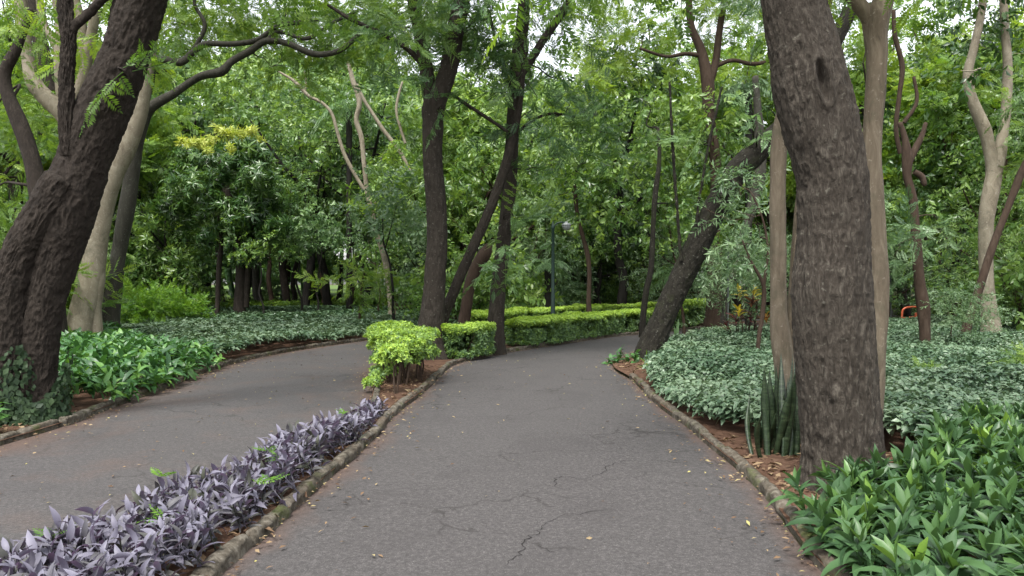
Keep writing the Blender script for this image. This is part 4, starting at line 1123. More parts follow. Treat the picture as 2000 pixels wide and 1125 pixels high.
tree('broken_tree', 'thin dark tree with a broken pale top standing before the orange metal frame', [L1_, L2_, L3_, L4_, L5_], B_MAT['brown'], crL, L_MAT['silver'], 'feather', 15, seed=22, seg=18, step=0.06, disp=bark_plates(0.006, 8, 5, 2), twig_frac=0.6)

# --- M: pale tree far right
M1 = stem_px([(1938, 680, 42), (1936, 640, 36), (1930, 590, 28), (1926, 530, 26), (1926, 470, 27), (1928, 420, 28), (1936, 370, 30), (1940, 330, 27), (1932, 290, 22), (1922, 250, 24), (1906, 215, 22), (1894, 180, 18), (1891, 140, 17), (1902, 95, 16), (1914, 40, 15), (1925, -40, 13)], 18.5)
M2 = stem_px([(1938, 355, 26), (1952, 300, 24), (1960, 250, 18), (1966, 190, 18), (1968, 120, 17), (1962, 50, 15), (1958, -40, 13)], 18.5, False)
crM = region(1840, -20, 2040, 240, 17, 21, 13, 26, 45, 0.6, r0, (-0.15, 0.1)) + region(1850, -150, 2100, -20, 17, 21, 8, 45, 60, 0.6, r0)
tree('pale_barked_tree', 'pale bent tree with two limbs standing in the silvery ground cover beyond the broken tree', [M1, M2], B_MAT['pale'], crM, L_MAT['dark'], 'ovate', 30, seed=23, seg=24, step=0.06)

# --- N: brown slanting tree by it
N1 = stem_px([(1886, 650, 18), (1896, 615, 16), (1910, 570, 15), (1926, 520, 14), (1945, 465, 14), (1965, 415, 13), (1980, 375, 14), (1996, 335, 14), (2020, 290, 13), (2050, 240, 12)], 17.0)
tree('slanting_tree', 'brown trunk slanting up to the right across the pale bent tree', [N1], B_MAT['brown'], region(1960, 150, 2120, 330, 16, 19, 7, 35, 50, 0.5, r0), L_MAT['mid'], 'feather', 15, seed=24)

# --- E: dense dome-shaped tree with yellow young leaves
Ed = 30.0
E1 = stem_px([(468, 640, 30), (468, 590, 22), (470, 530, 20), (466, 480, 22), (455, 420, 20), (440, 360, 16), (430, 310, 10)], Ed)
E2 = stem_px([(480, 600, 12), (484, 540, 12), (490, 480, 12), (510, 400, 9)], Ed, False)
E3 = stem_px([(423, 640, 9), (425, 590, 9), (428, 520, 10), (432, 470, 9), (425, 400, 7)], Ed - .5)
crE = region(350, 300, 540, 420, Ed - 2, Ed + 2, 30, 32, 46, 0.75, r0) + region(330, 380, 545, 470, Ed - 1.6, Ed + 1.6, 16, 24, 36, 0.7, r0, (-.1, .1)) + region(370, 280, 530, 330, Ed - 1, Ed + 1, 10, 22, 32, 0.6, r0, (0.1, .1)) + region(440, 470, 520, 510, Ed - 1, Ed + 1, 4, 20, 26, 0.7, r0)
tE = tree('dome_tree', 'dense dark dome-shaped tree topped with pale yellow young leaves', [E1, E2, E3], B_MAT['dark'], crE, L_MAT['dark'], 'mango', 62, seed=25, twig_frac=0.5)
mb = MB(); fill(mb, 'mango', px_blobs([(355, 277, Ed - 1.5, 10, .8), (375, 280, Ed - 1.6, 12, .8), (395, 279, Ed - 1.5, 12, .8), (413, 272, Ed - 1.4, 12, .9), (430, 254, Ed - 1.2, 11, .9), (450, 260, Ed - 1, 12, .8), (470, 262, Ed - .8, 12, .8), (490, 257, Ed - .8, 10, .8), (452, 290, Ed - 2, 10, .8), (405, 295, Ed - 2, 9, .8), (505, 272, Ed - .6, 9, .8)]), 200, r0, 0.3, (0.6, 0.95))
bE = np.array(tE.location)
add('young_leaves', mb.mesh('young_leaves', origin=bE), L_MAT['bloom'], tE)

# --- P: pale crooked tree in the middle distance
Pd = 27.0
P1 = stem_px([(768, 640, 22), (764, 590, 19), (758, 540, 16), (748, 490, 15), (738, 460, 14), (728, 420, 11), (718, 380, 11), (712, 330, 11), (706, 270, 12), (696, 235, 12), (702, 205, 13), (698, 180, 13), (690, 160, 12), (680, 120, 9)], Pd)
P2 = stem_px([(712, 372, 8), (690, 335, 9), (672, 300, 9), (660, 262, 8), (648, 222, 8), (628, 200, 8), (604, 188, 8), (588, 172, 9), (570, 155, 7), (545, 140, 5)], Pd, False)
P3 = stem_px([(594, 182, 6), (598, 165, 5), (595, 140, 4)], Pd, False)
P4 = stem_px([(802, 335, 8, 28), (780, 295, 9, 28), (752, 258, 10, 28), (730, 225, 9, 28), (708, 190, 9, 28), (696, 165, 8, 28)], 28, False)
P5 = stem_px([(792, 280, 7, 29), (782, 250, 7, 29), (774, 215, 7, 29), (780, 180, 6, 29), (786, 160, 5, 29)], 29, False)
P1, P2, P3, P4, P5 = [[(x, y, z, r_ * 0.8) for x, y, z, r_ in q] for q in (P1, P2, P3, P4, P5)]
crP = px_blobs([(745, 390, 26.5, 24, .7, .1), (735, 330, 26.6, 22, .7, .1), (770, 290, 27, 26, .8, .1), (790, 350, 26, 30, .7, .1), (760, 360, 26, 26, .7), (720, 410, 26, 20, .6), (715, 440, 26, 18, .6), (700, 400, 26, 20, .5), (775, 400, 26, 24, .6, .1), (750, 440, 26.2, 20, .6)])
tree('pale_barked_tree', 'thin crooked pale tree with a long bare limb left of the forked tree', [P1, P2, P3, P4, P5], B_MAT['pale'], crP, L_MAT['light'], 'mango', 46, seed=26, seg=14, step=0.1)

# --- slender greenish trunk by the long hedge, and the curved one
S1 = stem_px([(1254, 668, 14), (1256, 620, 12), (1262, 570, 12), (1272, 520, 11), (1276, 440, 10), (1280, 380, 11), (1288, 310, 8), (1285, 250, 6)], 20.8)
crS = region(1060, 170, 1420, 330, 21, 25, 34, 32, 50, 0.65, r0, (0.05, 0.12)) + region(1120, 330, 1340, 420, 21, 24, 14, 26, 42, 0.6, r0, (0, .12))
tree('slender_tree', 'slender greenish trunk rising from the long hedge', [S1], B_MAT['moss'], crS, L_MAT['mid'], 'ovate', 34, seed=27, droop=0.35, tint=(0.55, 0.22))
S2 = stem_px([(1152, 625, 11), (1150, 590, 10), (1151, 540, 9), (1148, 500, 10), (1138, 460, 8), (1128, 420, 8), (1124, 385, 8), (1120, 340, 6)], 22.5)
tree('slender_tree', 'thin curved brown sapling trunk right of the lamp post', [S2], B_MAT['brown'], px_blobs([(1120, 400, 22.5, 30, .6, .2), (1150, 430, 22.3, 26, .5, .3), (1090, 380, 22.6, 26, .6), (1130, 350, 22.5, 30, .6)]), L_MAT['fresh'], 'ovate', 34, seed=28)

# --- stout brown trunk right of the leaning tree, and the grey one on it
Q1 = stem_px([(1396, 650, 44), (1396, 600, 34), (1394, 540, 30), (1396, 480, 28), (1398, 430, 26), (1400, 370, 24), (1395, 300, 22), (1385, 220, 22), (1382, 160, 24), (1370, 100, 18), (1350, 50, 14), (1345, -10, 12)], 23.5)
Q2 = stem_px([(1384, 165, 18), (1398, 120, 15), (1405, 60, 13), (1415, 0, 12), (1430, -60, 10)], 23.5, False)
Q3 = stem_px([(1375, 110, 8), (1340, 105, 8), (1300, 110, 6), (1250, 95, 5)], 23.5, False)
Q4 = stem_px([(1395, 130, 9), (1430, 118, 8), (1470, 125, 8), (1510, 118, 6)], 23.5, False)
crQ = region(1130, 10, 1500, 150, 23.4, 28, 19, 28, 46, 0.4, r0, (0.25, 0.12)) + region(1100, -180, 1600, 0, 20, 28, 16, 45, 70, 0.4, r0, (0.2, .1)) + px_blobs([(1405, 230, 23, 34, .8, -.4), (1440, 250, 23.2, 28, .8, -.4), (1400, 270, 23, 28, .7, -.4), (1370, 215, 23, 24, .7, -.3)])
tree('stout_tree', 'stout reddish brown trunk right behind the leaning mossy tree, spreading high limbs against the sky', [Q1, Q2, Q3, Q4], B_MAT['brown'], crQ, L_MAT['fresh'], 'feather', 17, seed=29, seg=24, disp=bark_plates(0.010, 10, 4, 6), flare=roots(0.25, .35, 4))
Q5 = stem_px([(1412, 640, 14), (1418, 600, 13), (1428, 550, 13), (1440, 500, 14), (1455, 450, 16), (1468, 410, 20), (1478, 370, 24), (1484, 330, 24), (1484, 280, 20), (1480, 220, 15), (1475, 150, 12)], 21.5)
tree('vine_clad_tree', 'grey trunk wrapped in a web of vine stems above the red and yellow foliage plant', [Q5], B_MAT['grey'], px_blobs([(1470, 200, 21.5, 24, .8, -.1), (1460, 170, 21.5, 26, .6), (1490, 150, 21.7, 26, .6), (1475, 240, 21.3, 18, .8)]), L_MAT['silver'], 'willow', 60, seed=30, seg=18, disp=bark_plates(0.012, 7, 3, 8))

# small willow-leaved tree in front of it
W1 = stem_px([(1478, 715, 8), (1482, 660, 9), (1490, 610, 10), (1492, 560, 9), (1478, 530, 6), (1462, 500, 4), (1450, 470, 3)], 14.0)
W2 = stem_px([(1490, 585, 6), (1494, 540, 6), (1500, 490, 5), (1490, 430, 4), (1470, 380, 3)], 14.0, False)
crW = region(1412, 340, 1500, 520, 13.2, 15, 26, 18, 28, 0.55, r0, (0, .12)) + px_blobs([(1390, 430, 14.2, 18, .5), (1370, 405, 14.2, 16, .5), (1395, 360, 14.2, 18, .5)])
tree('slender_tree', 'young tree of narrow silvery leaves left of the slim tan trunk', [W1, W2], B_MAT['brown'], crW, L_MAT['silver'], 'willow', 55, seed=31)

# ------------------------------------------------------------------ trees and shrubs behind: a few kinds, copied
def variant(kind, leaf_tpl, H, R, bole, rtrunk, nb, dens, seed, flat=0.6, br=(0.8, 1.3), droop=0.15, lean=0.05, limbs=4, shape='dome', size=(0.8, 1.25), hollow=0.4):
    r = np.random.default_rng(seed)
    top = np.array([r.normal(0, lean) * H, r.normal(0, lean) * H, H * 0.72])
    mid_ = top * 0.5 + np.array([r.normal(0, 0.02) * H, r.normal(0, 0.02) * H, 0])
    tm = MB(); sk = []
    _, _, s = tube([(0, 0, -0.2, rtrunk * 1.25), (0, 0, 0.15, rtrunk * 1.1), (*mid_, rtrunk * 0.8), (*top, rtrunk * 0.4)], 10, 0.3, lumps(0.12, seed), roots(0.3, 0.3, 4), 0.25, tm, seed)
    sk.append(s[len(s) // 3:])
    for i in range(limbs):
        a = i * 2.4 + r.normal(0, 0.3); z0_ = bole + (top[2] - bole) * (i / max(1, limbs)) * 0.8
        f = np.interp(z0_, s[:, 2], np.arange(len(s))).astype(int); b = s[f, :3]
        e = b + np.array([math.cos(a) * R * 0.7, math.sin(a) * R * 0.7, r.uniform(0.12, 0.3) * H])
        m_ = (b + e) / 2 + np.array([0, 0, -0.03 * H])
        _, _, s2 = tube([(*b, rtrunk * 0.5), (*m_, rtrunk * 0.38), (*e, rtrunk * 0.16)], 8, 0.3, None, None, 0.2, tm, seed + i)
        sk.append(s2[2:])
    blobs = []
    for i in range(nb):
        a = r.uniform(0, 6.283); q = r.random() ** 0.55
        if shape == 'dome': z = bole + (H - bole) * (r.random() * (1 - 0.75 * q ** 2) + 0.12)
        elif shape == 'umbrella': z = H * (1.0 - 0.22 * q ** 2 - 0.16 * r.random())
        else: z = bole + (H - bole) * r.random()
        blobs.append((top[0] * z / H + math.cos(a) * R * q, top[1] * z / H + math.sin(a) * R * q, z, r.uniform(*br), 0, r.normal(0, 0.10)))
        blobs[-1] = (*blobs[-1][:4], blobs[-1][3] * flat, blobs[-1][5])
    twigs(tm, sk, blobs, r, rtrunk * 0.35)
    cm = MB(); fill(cm, leaf_tpl, blobs, dens, r, droop, size, hollow=hollow)
    return tm.mesh(kind + '_trunk', True), cm.mesh(kind + '_crown')

VAR = dict(
    feather1=variant('feathery', 'featherfar', 13, 4.4, 4.2, 0.22, 26, 9, 201, 0.35, (1.0, 1.6), limbs=5),
    feather2=variant('feathery', 'featherfar', 11, 3.8, 3.4, 0.17, 24, 9, 202, 0.4, (0.9, 1.5), limbs=4, lean=0.08),
    oval1=variant('oval', 'ovate', 10, 3.2, 3.6, 0.16, 28, 17, 203, 0.65, (0.8, 1.3), 0.35, limbs=4),
    oval2=variant('oval', 'ovate', 8, 2.7, 2.2, 0.11, 24, 26, 204, 0.7, (0.7, 1.2), 0.3, limbs=4, lean=0.08),
    mango1=variant('dense', 'mango', 8, 2.8, 2.2, 0.17, 30, 26, 205, 0.75, (0.8, 1.25), 0.1, limbs=4),
    mango2=variant('dense', 'mango', 6, 2.2, 1.6, 0.11, 24, 30, 206, 0.75, (0.65, 1.0), 0.1, limbs=3),
    fine1=variant('fine', 'willow', 5, 1.9, 1.0, 0.06, 22, 34, 207, 0.65, (0.6, 0.95), 0.1, limbs=4, shape='column'),
    fine2=variant('fine', 'willow', 3, 1.4, 0.3, 0.035, 20, 36, 208, 0.7, (0.45, 0.75), 0.0, limbs=4, shape='column'),
    shrub1=variant('bushy', 'ovate', 2.4, 1.4, 0.25, 0.035, 20, 40, 209, 0.7, (0.45, 0.75), 0.2, limbs=5, shape='dome'),
    shrub2=variant('leafy', 'feather', 2.2, 1.3, 0.3, 0.03, 16, 22, 210, 0.5, (0.45, 0.7), 0.15, limbs=5, shape='dome'),
    pole1=variant('tall', 'farleaf', 15, 3.6, 6.0, 0.24, 24, 15, 211, 0.6, (1.1, 1.7), 0.15, limbs=4),
    pole2=variant('tall', 'farleaf', 12, 3.0, 5.0, 0.17, 20, 16, 212, 0.6, (1.0, 1.5), 0.15, limbs=4, lean=0.07),
    sap=variant('sapling', 'ovate', 5.5, 1.3, 3.0, 0.05, 12, 26, 213, 0.6, (0.5, 0.8), 0.2, limbs=3, lean=0.09),
)
used = set()
def put(var, px, d, s, bark, leaf, label, name='woodland_tree', cat='tree', group=None, rz=None, sx=None):
    """a copy of a kind: Empty > trunk, crown (mesh data shared)"""
    tm, cm = VAR[var]
    x = (px - CX) / FPX * d
    root = thing(name, label, cat, (x, d, 0), group, random.uniform(0, 6.28) if rz is None else rz, (sx or s, sx or s, s))
    add('trunk', tm, B_MAT[bark], root)
    add('crown', cm, L_MAT[leaf], root)
    return root

GW = 'trees in the wood behind the paths'
GS = 'shrubs under the trees'
for i, (px, d_, s_) in enumerate([(350, 41, .8), (384, 46, .9), (437, 40, .7), (483, 49, .9), (530, 41, .75), (572, 43, .8), (604, 49, .95), (632, 42, .7), (662, 47, .85), (694, 41, .75), (752, 45, .85), (788, 42, .8), (818, 47, .9)]):
    put('pole2', px, d_, s_, ('black', 'brown', 'dark')[i % 3], ('mid', 'blue', 'far')[i % 3], 'slim dark trunk among many alike in the distant wood left of the forked tree', 'slim_tree', 'tree', 'slim trunks in the distant wood')
ROWS = [
    # px, depth, kind, scale, bark, leaf, label
    (-60, 27, 'oval1', 1.1, 'dark', 'mid', 'leafy green tree at the picture edge behind the dark bent trunk'),
    (60, 36, 'feather1', 1.15, 'dark', 'fresh', 'tall feathery tree glimpsed between the leaning dark trunk and the pale forked limbs'),
    (170, 44, 'pole1', 1.0, 'black', 'mid', 'tall tree far behind the pale forked trunk'),
    (262, 38, 'oval1', 1.0, 'black', 'dark', 'dark leafy tree just right of the grey mottled trunk'),
    (318, 33, 'mango2', 0.95, 'black', 'mid', 'bushy green tree left of the dome-shaped tree, above the lime shrubs'),
    (342, 42, 'pole2', 1.0, 'black', 'blue', 'dark leaning trunk seen left of the dome-shaped tree'),
    (400, 47, 'pole1', 1.0, 'black', 'blue', 'thick blackish trunk seen just left of the thin stem of the dome-shaped tree'),
    (508, 44, 'pole1', 0.95, 'grey', 'mid', 'grey trunk standing close right of the dome-shaped tree'),
    (556, 48, 'pole2', 1.05, 'brown', 'blue', 'grey brown trunk leaning right between the dome-shaped tree and the twin black sapling'),
    (596, 36, 'oval1', 1.15, 'black', 'mid', 'dark shaded leafy tree behind the twin black sapling'),
    (640, 38, 'oval1', 1.25, 'black', 'blue', 'short straight dark trunk left of the light green umbrella shrub'),
    (682, 37, 'oval2', 1.15, 'brown', 'dark', 'clustered brown trunk bases behind the light green umbrella shrub'),
    (716, 36, 'oval1', 1.2, 'black', 'mid', 'black upright trunk just left of the crooked pale tree'),
    (802, 38, 'oval1', 1.05, 'black', 'silver', 'dark leaning trunk between the crooked pale tree and the forked tree'),
    (868, 33, 'mango1', 1.2, 'brown', 'light', 'light green dense tree showing right behind the forked trunk'),
    (925, 31, 'mango1', 1.15, 'brown', 'light', 'light green leafy tree behind the slanting side stem of the forked tree'),
    (1014, 30, 'oval2', 1.05, 'brown', 'mid', 'reddish fibrous trunk just right of the feathery tree'),
    (1100, 42, 'pole1', 0.95, 'black', 'mid', 'tall bluish tree behind the lamp post'),
    (1122, 35, 'oval1', 0.95, 'black', 'dark', 'black leaning trunk close behind the curved sapling'),
    (1137, 37, 'pole2', 0.9, 'pale', 'mid', 'short pale trunk glimpsed between the black leaning trunk and the curved sapling'),
    (1160, 33, 'mango2', 1.1, 'black', 'dark', 'very dark bushy tree right of the curved sapling'),
    (1216, 29, 'oval1', 1.1, 'black', 'dark', 'straight black trunk behind the clipped hedges left of the slender greenish trunk'),
    (1238, 40, 'pole2', 0.95, 'grey', 'mid', 'grey slim trunk just right of the straight black trunk'),
    (1284, 34, 'oval2', 1.1, 'black', 'mid', 'dark tree behind the foot of the slender greenish trunk'),
    (1345, 40, 'feather1', 1.2, 'dark', 'fresh', 'tall feathery tree behind the upper half of the leaning mossy trunk'),
    (1440, 34, 'oval1', 1.1, 'dark', 'mid', 'leafy green tree behind the stout brown trunk'),
    (1545, 32, 'feather2', 1.05, 'dark', 'fresh', 'feathery tree seen in the gap between the slim tan trunk and the ridged trunk'),
    (1738, 33, 'feather2', 1.0, 'grey', 'blue', 'bluish feathery tree seen just right of the tan trunk pressed on the ridged one'),
    (1790, 38, 'feather1', 1.1, 'brown', 'fresh', 'bright feathery tree behind the broken dark tree'),
    (1860, 27, 'feather2', 0.85, 'brown', 'fresh', 'yellow green tree between the broken tree and the pale bent tree'),
    (1962, 25, 'oval1', 0.95, 'black', 'dark', 'thick black trunk right of the pale bent tree'),
    (1998, 23, 'oval2', 1.0, 'brown', 'mid', 'brown trunk at the picture edge beyond the black one'),
    (1775, 31, 'feather2', 1.1, 'dark', 'fresh', 'feathery crown high above the broken dark tree'),
    (1880, 35, 'feather1', 1.05, 'dark', 'light', 'pale feathery crown seen behind the limbs of the pale bent tree'),
    (1180, 48, 'pole1', 1.1, 'dark', 'fresh', 'very tall leafy crown above the drooping oval leaves'),
    (880, 46, 'pole1', 1.15, 'dark', 'light', 'tall pale leafy crown behind the fork of the central tree'),
    (610, 52, 'pole1', 1.15, 'dark', 'far', 'very tall leafy crown behind the long arching limbs'),
    (330, 46, 'pole1', 1.1, 'dark', 'blue', 'tall crown rising above the dome-shaped tree'),
    (470, 44, 'oval1', 1.5, 'dark', 'light', 'tall leafy tree rising behind the dome-shaped tree and its yellow top'),
    (560, 42, 'oval1', 1.3, 'dark', 'light', 'tall leafy tree between the dome-shaped tree and the long bare pale limb'),
    (330, 42, 'oval1', 1.5, 'dark', 'light', 'tall leafy tree between the grey mottled trunk and the dome-shaped tree'),
    (1085, 35, 'oval1', 1.15, 'dark', 'mid', 'tall leafy tree just right of the feathery tree'),
    (960, 38, 'oval1', 1.5, 'dark', 'light', 'tall pale green tree between the fork and the feathery tree'),
    (770, 45, 'oval1', 1.3, 'dark', 'mid', 'tall leafy tree directly behind the crooked pale tree'),
    (1250, 38, 'oval1', 1.2, 'dark', 'blue', 'tall leafy tree behind the slender greenish trunk'),
    (1500, 38, 'oval1', 1.2, 'dark', 'mid', 'tall leafy tree behind the slim tan trunk'),
    (1820, 40, 'oval1', 1.15, 'dark', 'mid', 'tall leafy tree behind the broken dark tree and the pale bent one'),
    (1930, 30, 'oval1', 1.2, 'dark', 'dark', 'dark leafy tree directly behind the pale bent tree'),
    (10, 30, 'feather1', 1.2, 'dark', 'fresh', 'tall feathery crown filling the corner above the dark bent trunk'),
    (2080, 26, 'feather2', 1.0, 'brown', 'fresh', 'feathery tree whose crown reaches in past the thick black trunk'),
]
for (px, d_, k, s, bk, lf, lb) in ROWS:
    put(k, px, d_, s, bk, lf, lb, group=GW)
# thin saplings
for (px, d_, s, bk, lf, lb) in [
    (512, 29, 0.75, 'black', 'mid', 'very thin black sapling right of the dome-shaped tree'),
    (586, 31, 1.0, 'black', 'blue', 'thin straight sapling left of the twin black sapling'),
    (618, 31, 0.85, 'black', 'blue', 'twin stemmed black sapling in front of the shaded dark trees'),
    (772, 24, 0.9, 'black', 'silver', 'thin dark sapling just right of the crooked pale tree'),
    (742, 30, 0.7, 'brown', 'mid', 'thin sapling hidden partly by the light green umbrella shrub'),
    (1172, 30, 0.7, 'black', 'mid', 'thin dark sapling between the curved sapling and the straight black trunk'),
    (1335, 22, 0.8, 'brown', 'mid', 'sapling peeping out behind the leaning mossy trunk')]:
    put('sap', px, d_, s, bk, lf, lb, 'sapling', 'sapling', 'saplings under the trees')
# shrubs
for (px, d_, k, s, lf, lb) in [
    (30, 17, 'shrub2', 1.25, 'fresh', 'fern-like green shrub behind the leaning dark trunk'),
    (120, 21, 'fine2', 1.1, 'mid', 'green shrub behind the foot of the pale forked tree'),
    (268, 24, 'shrub2', 0.62, 'lime', 'lime green shrub at the foot of the grey mottled trunk'),
    (318, 25, 'shrub2', 0.58, 'lime', 'lime green shrub in the middle of the lime patch'),
    (362, 26, 'shrub2', 0.50, 'lime', 'lime green shrub below the thin stem of the dome-shaped tree'),
    (300, 32, 'shrub1', 1.3, 'mid', 'rounded green shrub behind the lime patch'),
    (250, 34, 'shrub1', 1.5, 'dark', 'dark rounded shrub right behind the grey mottled trunk'),
    (540, 47, 'shrub1', 0.7, 'blue', 'shaded bluish shrub right of the dome-shaped tree'),
    (775, 36, 'fine1', 1.0, 'silver', 'silvery narrow leaved bush right of the crooked pale tree'),
    (815, 31, 'fine1', 0.85, 'silver', 'silvery narrow leaved bush touching the left side of the forked trunk'),
    (892, 24, 'shrub1', 0.95, 'mid', 'green bush behind the reddish brown stump'),
    (940, 25, 'shrub1', 1.2, 'light', 'light green bush between the brown stump and the feathery tree'),
    (1035, 27, 'fine1', 0.9, 'silver', 'silvery bush right behind the feathery tree'),
    (1100, 31, 'shrub1', 0.8, 'blue', 'bluish bush behind the lamp post'),
    (1250, 34, 'shrub1', 0.9, 'mid', 'green bush behind the slender greenish trunk'),
    (1310, 28, 'fine1', 0.9, 'silver', 'pale bush left of the leaning mossy trunk'),
    (1062, 40, 'shrub1', 1.5, 'dark', 'dark bush behind the cycad-like palm'),
    (1140, 39, 'shrub1', 1.7, 'dark', 'large dark bush behind the curved sapling'),
    (1200, 42, 'shrub1', 1.7, 'dark', 'dark bush behind the straight black trunk'),
    (1275, 41, 'shrub1', 1.6, 'dark', 'dark bush seen left of the leaning mossy trunk'),
    (1350, 40, 'shrub1', 1.7, 'mid', 'green bush seen under the leaning mossy trunk'),
    (960, 41, 'shrub1', 1.6, 'dark', 'dark bush behind the foot of the feathery tree'),
    (890, 43, 'shrub1', 1.5, 'mid', 'green bush far behind the slanting side stem of the forked tree'),
    (1580, 40, 'shrub1', 1.8, 'mid', 'green bush in the gap between the slim tan trunk and the ridged trunk'),
    (1700, 38, 'shrub1', 1.6, 'dark', 'dark bush far behind the tan trunk pressed on the ridged one'),
    (1440, 21, 'fine2', 0.75, 'silver', 'silvery shrub behind the red and yellow foliage plant'),
    (1520, 17, 'fine2', 0.85, 'silver', 'silvery shrub behind the slim tan trunk'),
    (1738, 27, 'fine1', 0.9, 'blue', 'bluish bush right of the tan trunk pressed on the ridged one'),
    (1868, 15.5, 'fine2', 0.46, 'silver', 'low silvery shrub between the broken tree and the pale bent tree'),
    (1868, 25, 'fine1', 0.95, 'silver', 'tall silvery bush behind the low silvery shrub'),
    (1900, 22, 'fine1', 0.9, 'mid', 'green bush behind the pale bent tree'),
    (1985, 20, 'fine1', 0.75, 'mid', 'silvery bush right of the pale bent tree'),
    (2040, 20, 'shrub1', 1.2, 'mid', 'green bush at the picture edge below the brown trunk')]:
    bk = 'brown'
    put(k, px, d_, s, bk, lf, lb, 'shrub', 'shrub', GS)

# light green umbrella-shaped shrub of compound leaves
U1 = stem_px([(702, 640, 6), (704, 590, 6), (708, 550, 5), (712, 530, 4)], 24)
tree('shrub', 'light green umbrella-shaped shrub of compound leaves beyond the pale ground cover', [U1], B_MAT['brown'], px_blobs([(660, 555, 24, 22, .4, .1), (690, 545, 23.8, 24, .4, .2), (720, 535, 24, 24, .4, .2), (745, 548, 24, 22, .4, .1), (705, 560, 23.6, 24, .4), (735, 565, 24, 20, .4), (640, 548, 24.3, 14, .4, .2), (755, 535, 24.1, 14, .4, .3)]), L_MAT['fresh'], 'feather', 30, seed=61, cat='shrub')

# ------------------------------------------------------------------ palms and fern fronds
def palm(name, label, px, base_py, d, trunk_top_py, fronds, flen, leaf, seed, leaflet=(0.30, 0.035), width=0.10, droop=0.5, up=(0.2, 1.0)):
    r = np.random.default_rng(seed)
    base = np.array([(px - CX) / FPX * d, d, 0.0]); zt = W(px, trunk_top_py, d)[2]
    root = thing(name, label, 'palm', base)
    mb = MB(); tube([(*base[:2], -0.1, width), (*base[:2], zt * 0.5, width * 0.9), (*base[:2], zt, width)], 12, 0.05, bark_plates(0.012, 8, 9, seed), mb=mb)
    add('trunk', mb.mesh(name + '_trunk', True, base), B_MAT['black'], root)
    for i in range(fronds):
        a = i * 2.399 + r.normal(0, 0.2); e = r.uniform(*up)
        fm = MB()
        n = 26; t = np.linspace(0, 1, n)
        hx = flen * (t * math.cos(e) * (1 - 0.12 * t)); hz = flen * (t * math.sin(e) - droop * t * t)
        pts = np.stack([math.cos(a) * hx, math.sin(a) * hx, zt + hz], -1)
        tube([(*pts[j], 0.012 * (1 - 0.8 * t[j])) for j in range(0, n, 5)], 5, 0.1, mb=fm, t=0.5)
        tang = unit(np.gradient(pts, axis=0)); side = unit(np.cross(tang, [0, 0, 1.0]))
        for sgn in (-1, 1):
            D = tang[2:] * 0.55 + side[2:] * sgn + np.array([0, 0, -0.15]) + r.normal(0, 0.08, (n - 2, 3))
            sz = np.sin(np.pi * np.clip(0.12 + 0.85 * t[2:], 0, 1)) + 0.15
            fm.scatter(leaf_strip(leaflet[0], leaflet[1], 2, 0.2, 0.35), frames(D, roll=0.15, r=r), pts[2:], sz * r.uniform(0.85, 1.1, n - 2), np.clip(r.normal(0.5, 0.15, n - 2), 0, 1))
        add('frond', fm.mesh(name + '_frond'), leaf, root)
    return root
palm('palm', 'dark cycad-like palm with arching silvery fronds at the foot of the lamp post', 1070, 610, 23.6, 525, 13, 1.25, L_MAT['silver'], 71, (0.26, 0.04), 0.11, 0.75, (0.3, 1.1))
palm('palm', 'low palm with drooping grey green fronds behind the leaning mossy trunk', 1318, 620, 26, 540, 14, 1.5, L_MAT['blue'], 72, (0.34, 0.03), 0.08, 0.8, (0.2, 1.2))
palm('palm', 'tall palm with hanging fronds behind the crooked pale tree', 682, 600, 33, 215, 15, 2.2, L_MAT['blue'], 73, (0.5, 0.04), 0.13, 1.0, (0.1, 1.1))
palm('palm', 'tall palm with drooping fronds above the vine wrapped grey trunk', 1462, 600, 25, 175, 15, 1.7, L_MAT['silver'], 74, (0.45, 0.035), 0.12, 1.0, (0.2, 1.2))
palm('palm', 'slim palm whose fronds hang by the lamp head', 1062, 600, 29, 420, 12, 1.7, L_MAT['blue'], 75, (0.45, 0.035), 0.08, 0.9, (0.2, 1.1))

# red and yellow croton-like plant
def foliage_plant(name, label, px, py, d, h, seed, leaf, whorls, lf, cat='plant'):
    r = np.random.default_rng(seed); b = G(px, py); b = np.array([(px - CX) / FPX * d, d, 0.0])
    root = thing(name, label, cat, b)
    fm = MB()
    for (dx, dz, t) in whorls:
        e = b + np.array([dx, r.normal(0, 0.15), dz])
        st = MB(); tube([(b[0] + dx * 0.3, b[1], 0.0, 0.014), (b[0] + dx * 0.7, b[1], dz * 0.5, 0.011), (*e, 0.007)], 6, 0.1, mb=st)
        add('stem', st.mesh(name + '_stem', True, b), B_MAT['brown'], root)
        wv = whorl(12, lf, r, (0.1, 1.2), (0.7, 1.15), 0.2, 0.08)
        fm.scatter(wv, np.eye(3)[None], e[None], np.array([1.0]), np.array([t]))
    add('foliage', fm.mesh(name + '_foliage', False, b), leaf, root)
    return root
foliage_plant('foliage_plant', 'red and yellow leaved foliage plant beside the stout brown trunk', 1455, 640, 17.5, 1.3, 81, L_MAT['croton'],
              [(-.1, 1.32, .95), (.18, 1.36, 1.0), (.05, 1.15, .5), (.32, 1.05, .3), (-.22, .92, .9), (-.25, .72, .2), (.1, .8, .25), (.25, .62, .2), (-.4, .6, .15), (.4, .8, .6)], leaf_strip(0.26, 0.065, 3, 0.3, 0.35, 0.2))
foliage_plant('foliage_plant', 'dark spreading arum leaved plant at the foot of the leaning mossy trunk', 1235, 700, 14.3, 0.5, 82, L_MAT['bed'],
              [(-.18, .26, .3), (0.06, .22, .5), (-.3, .18, .3), (-.08, .14, .3), (.62, .24, .4), (.78, .2, .3), (-.42, .12, .5)], leaf_strip(0.17, 0.08, 3, 0.2, 0.4, 0.1))
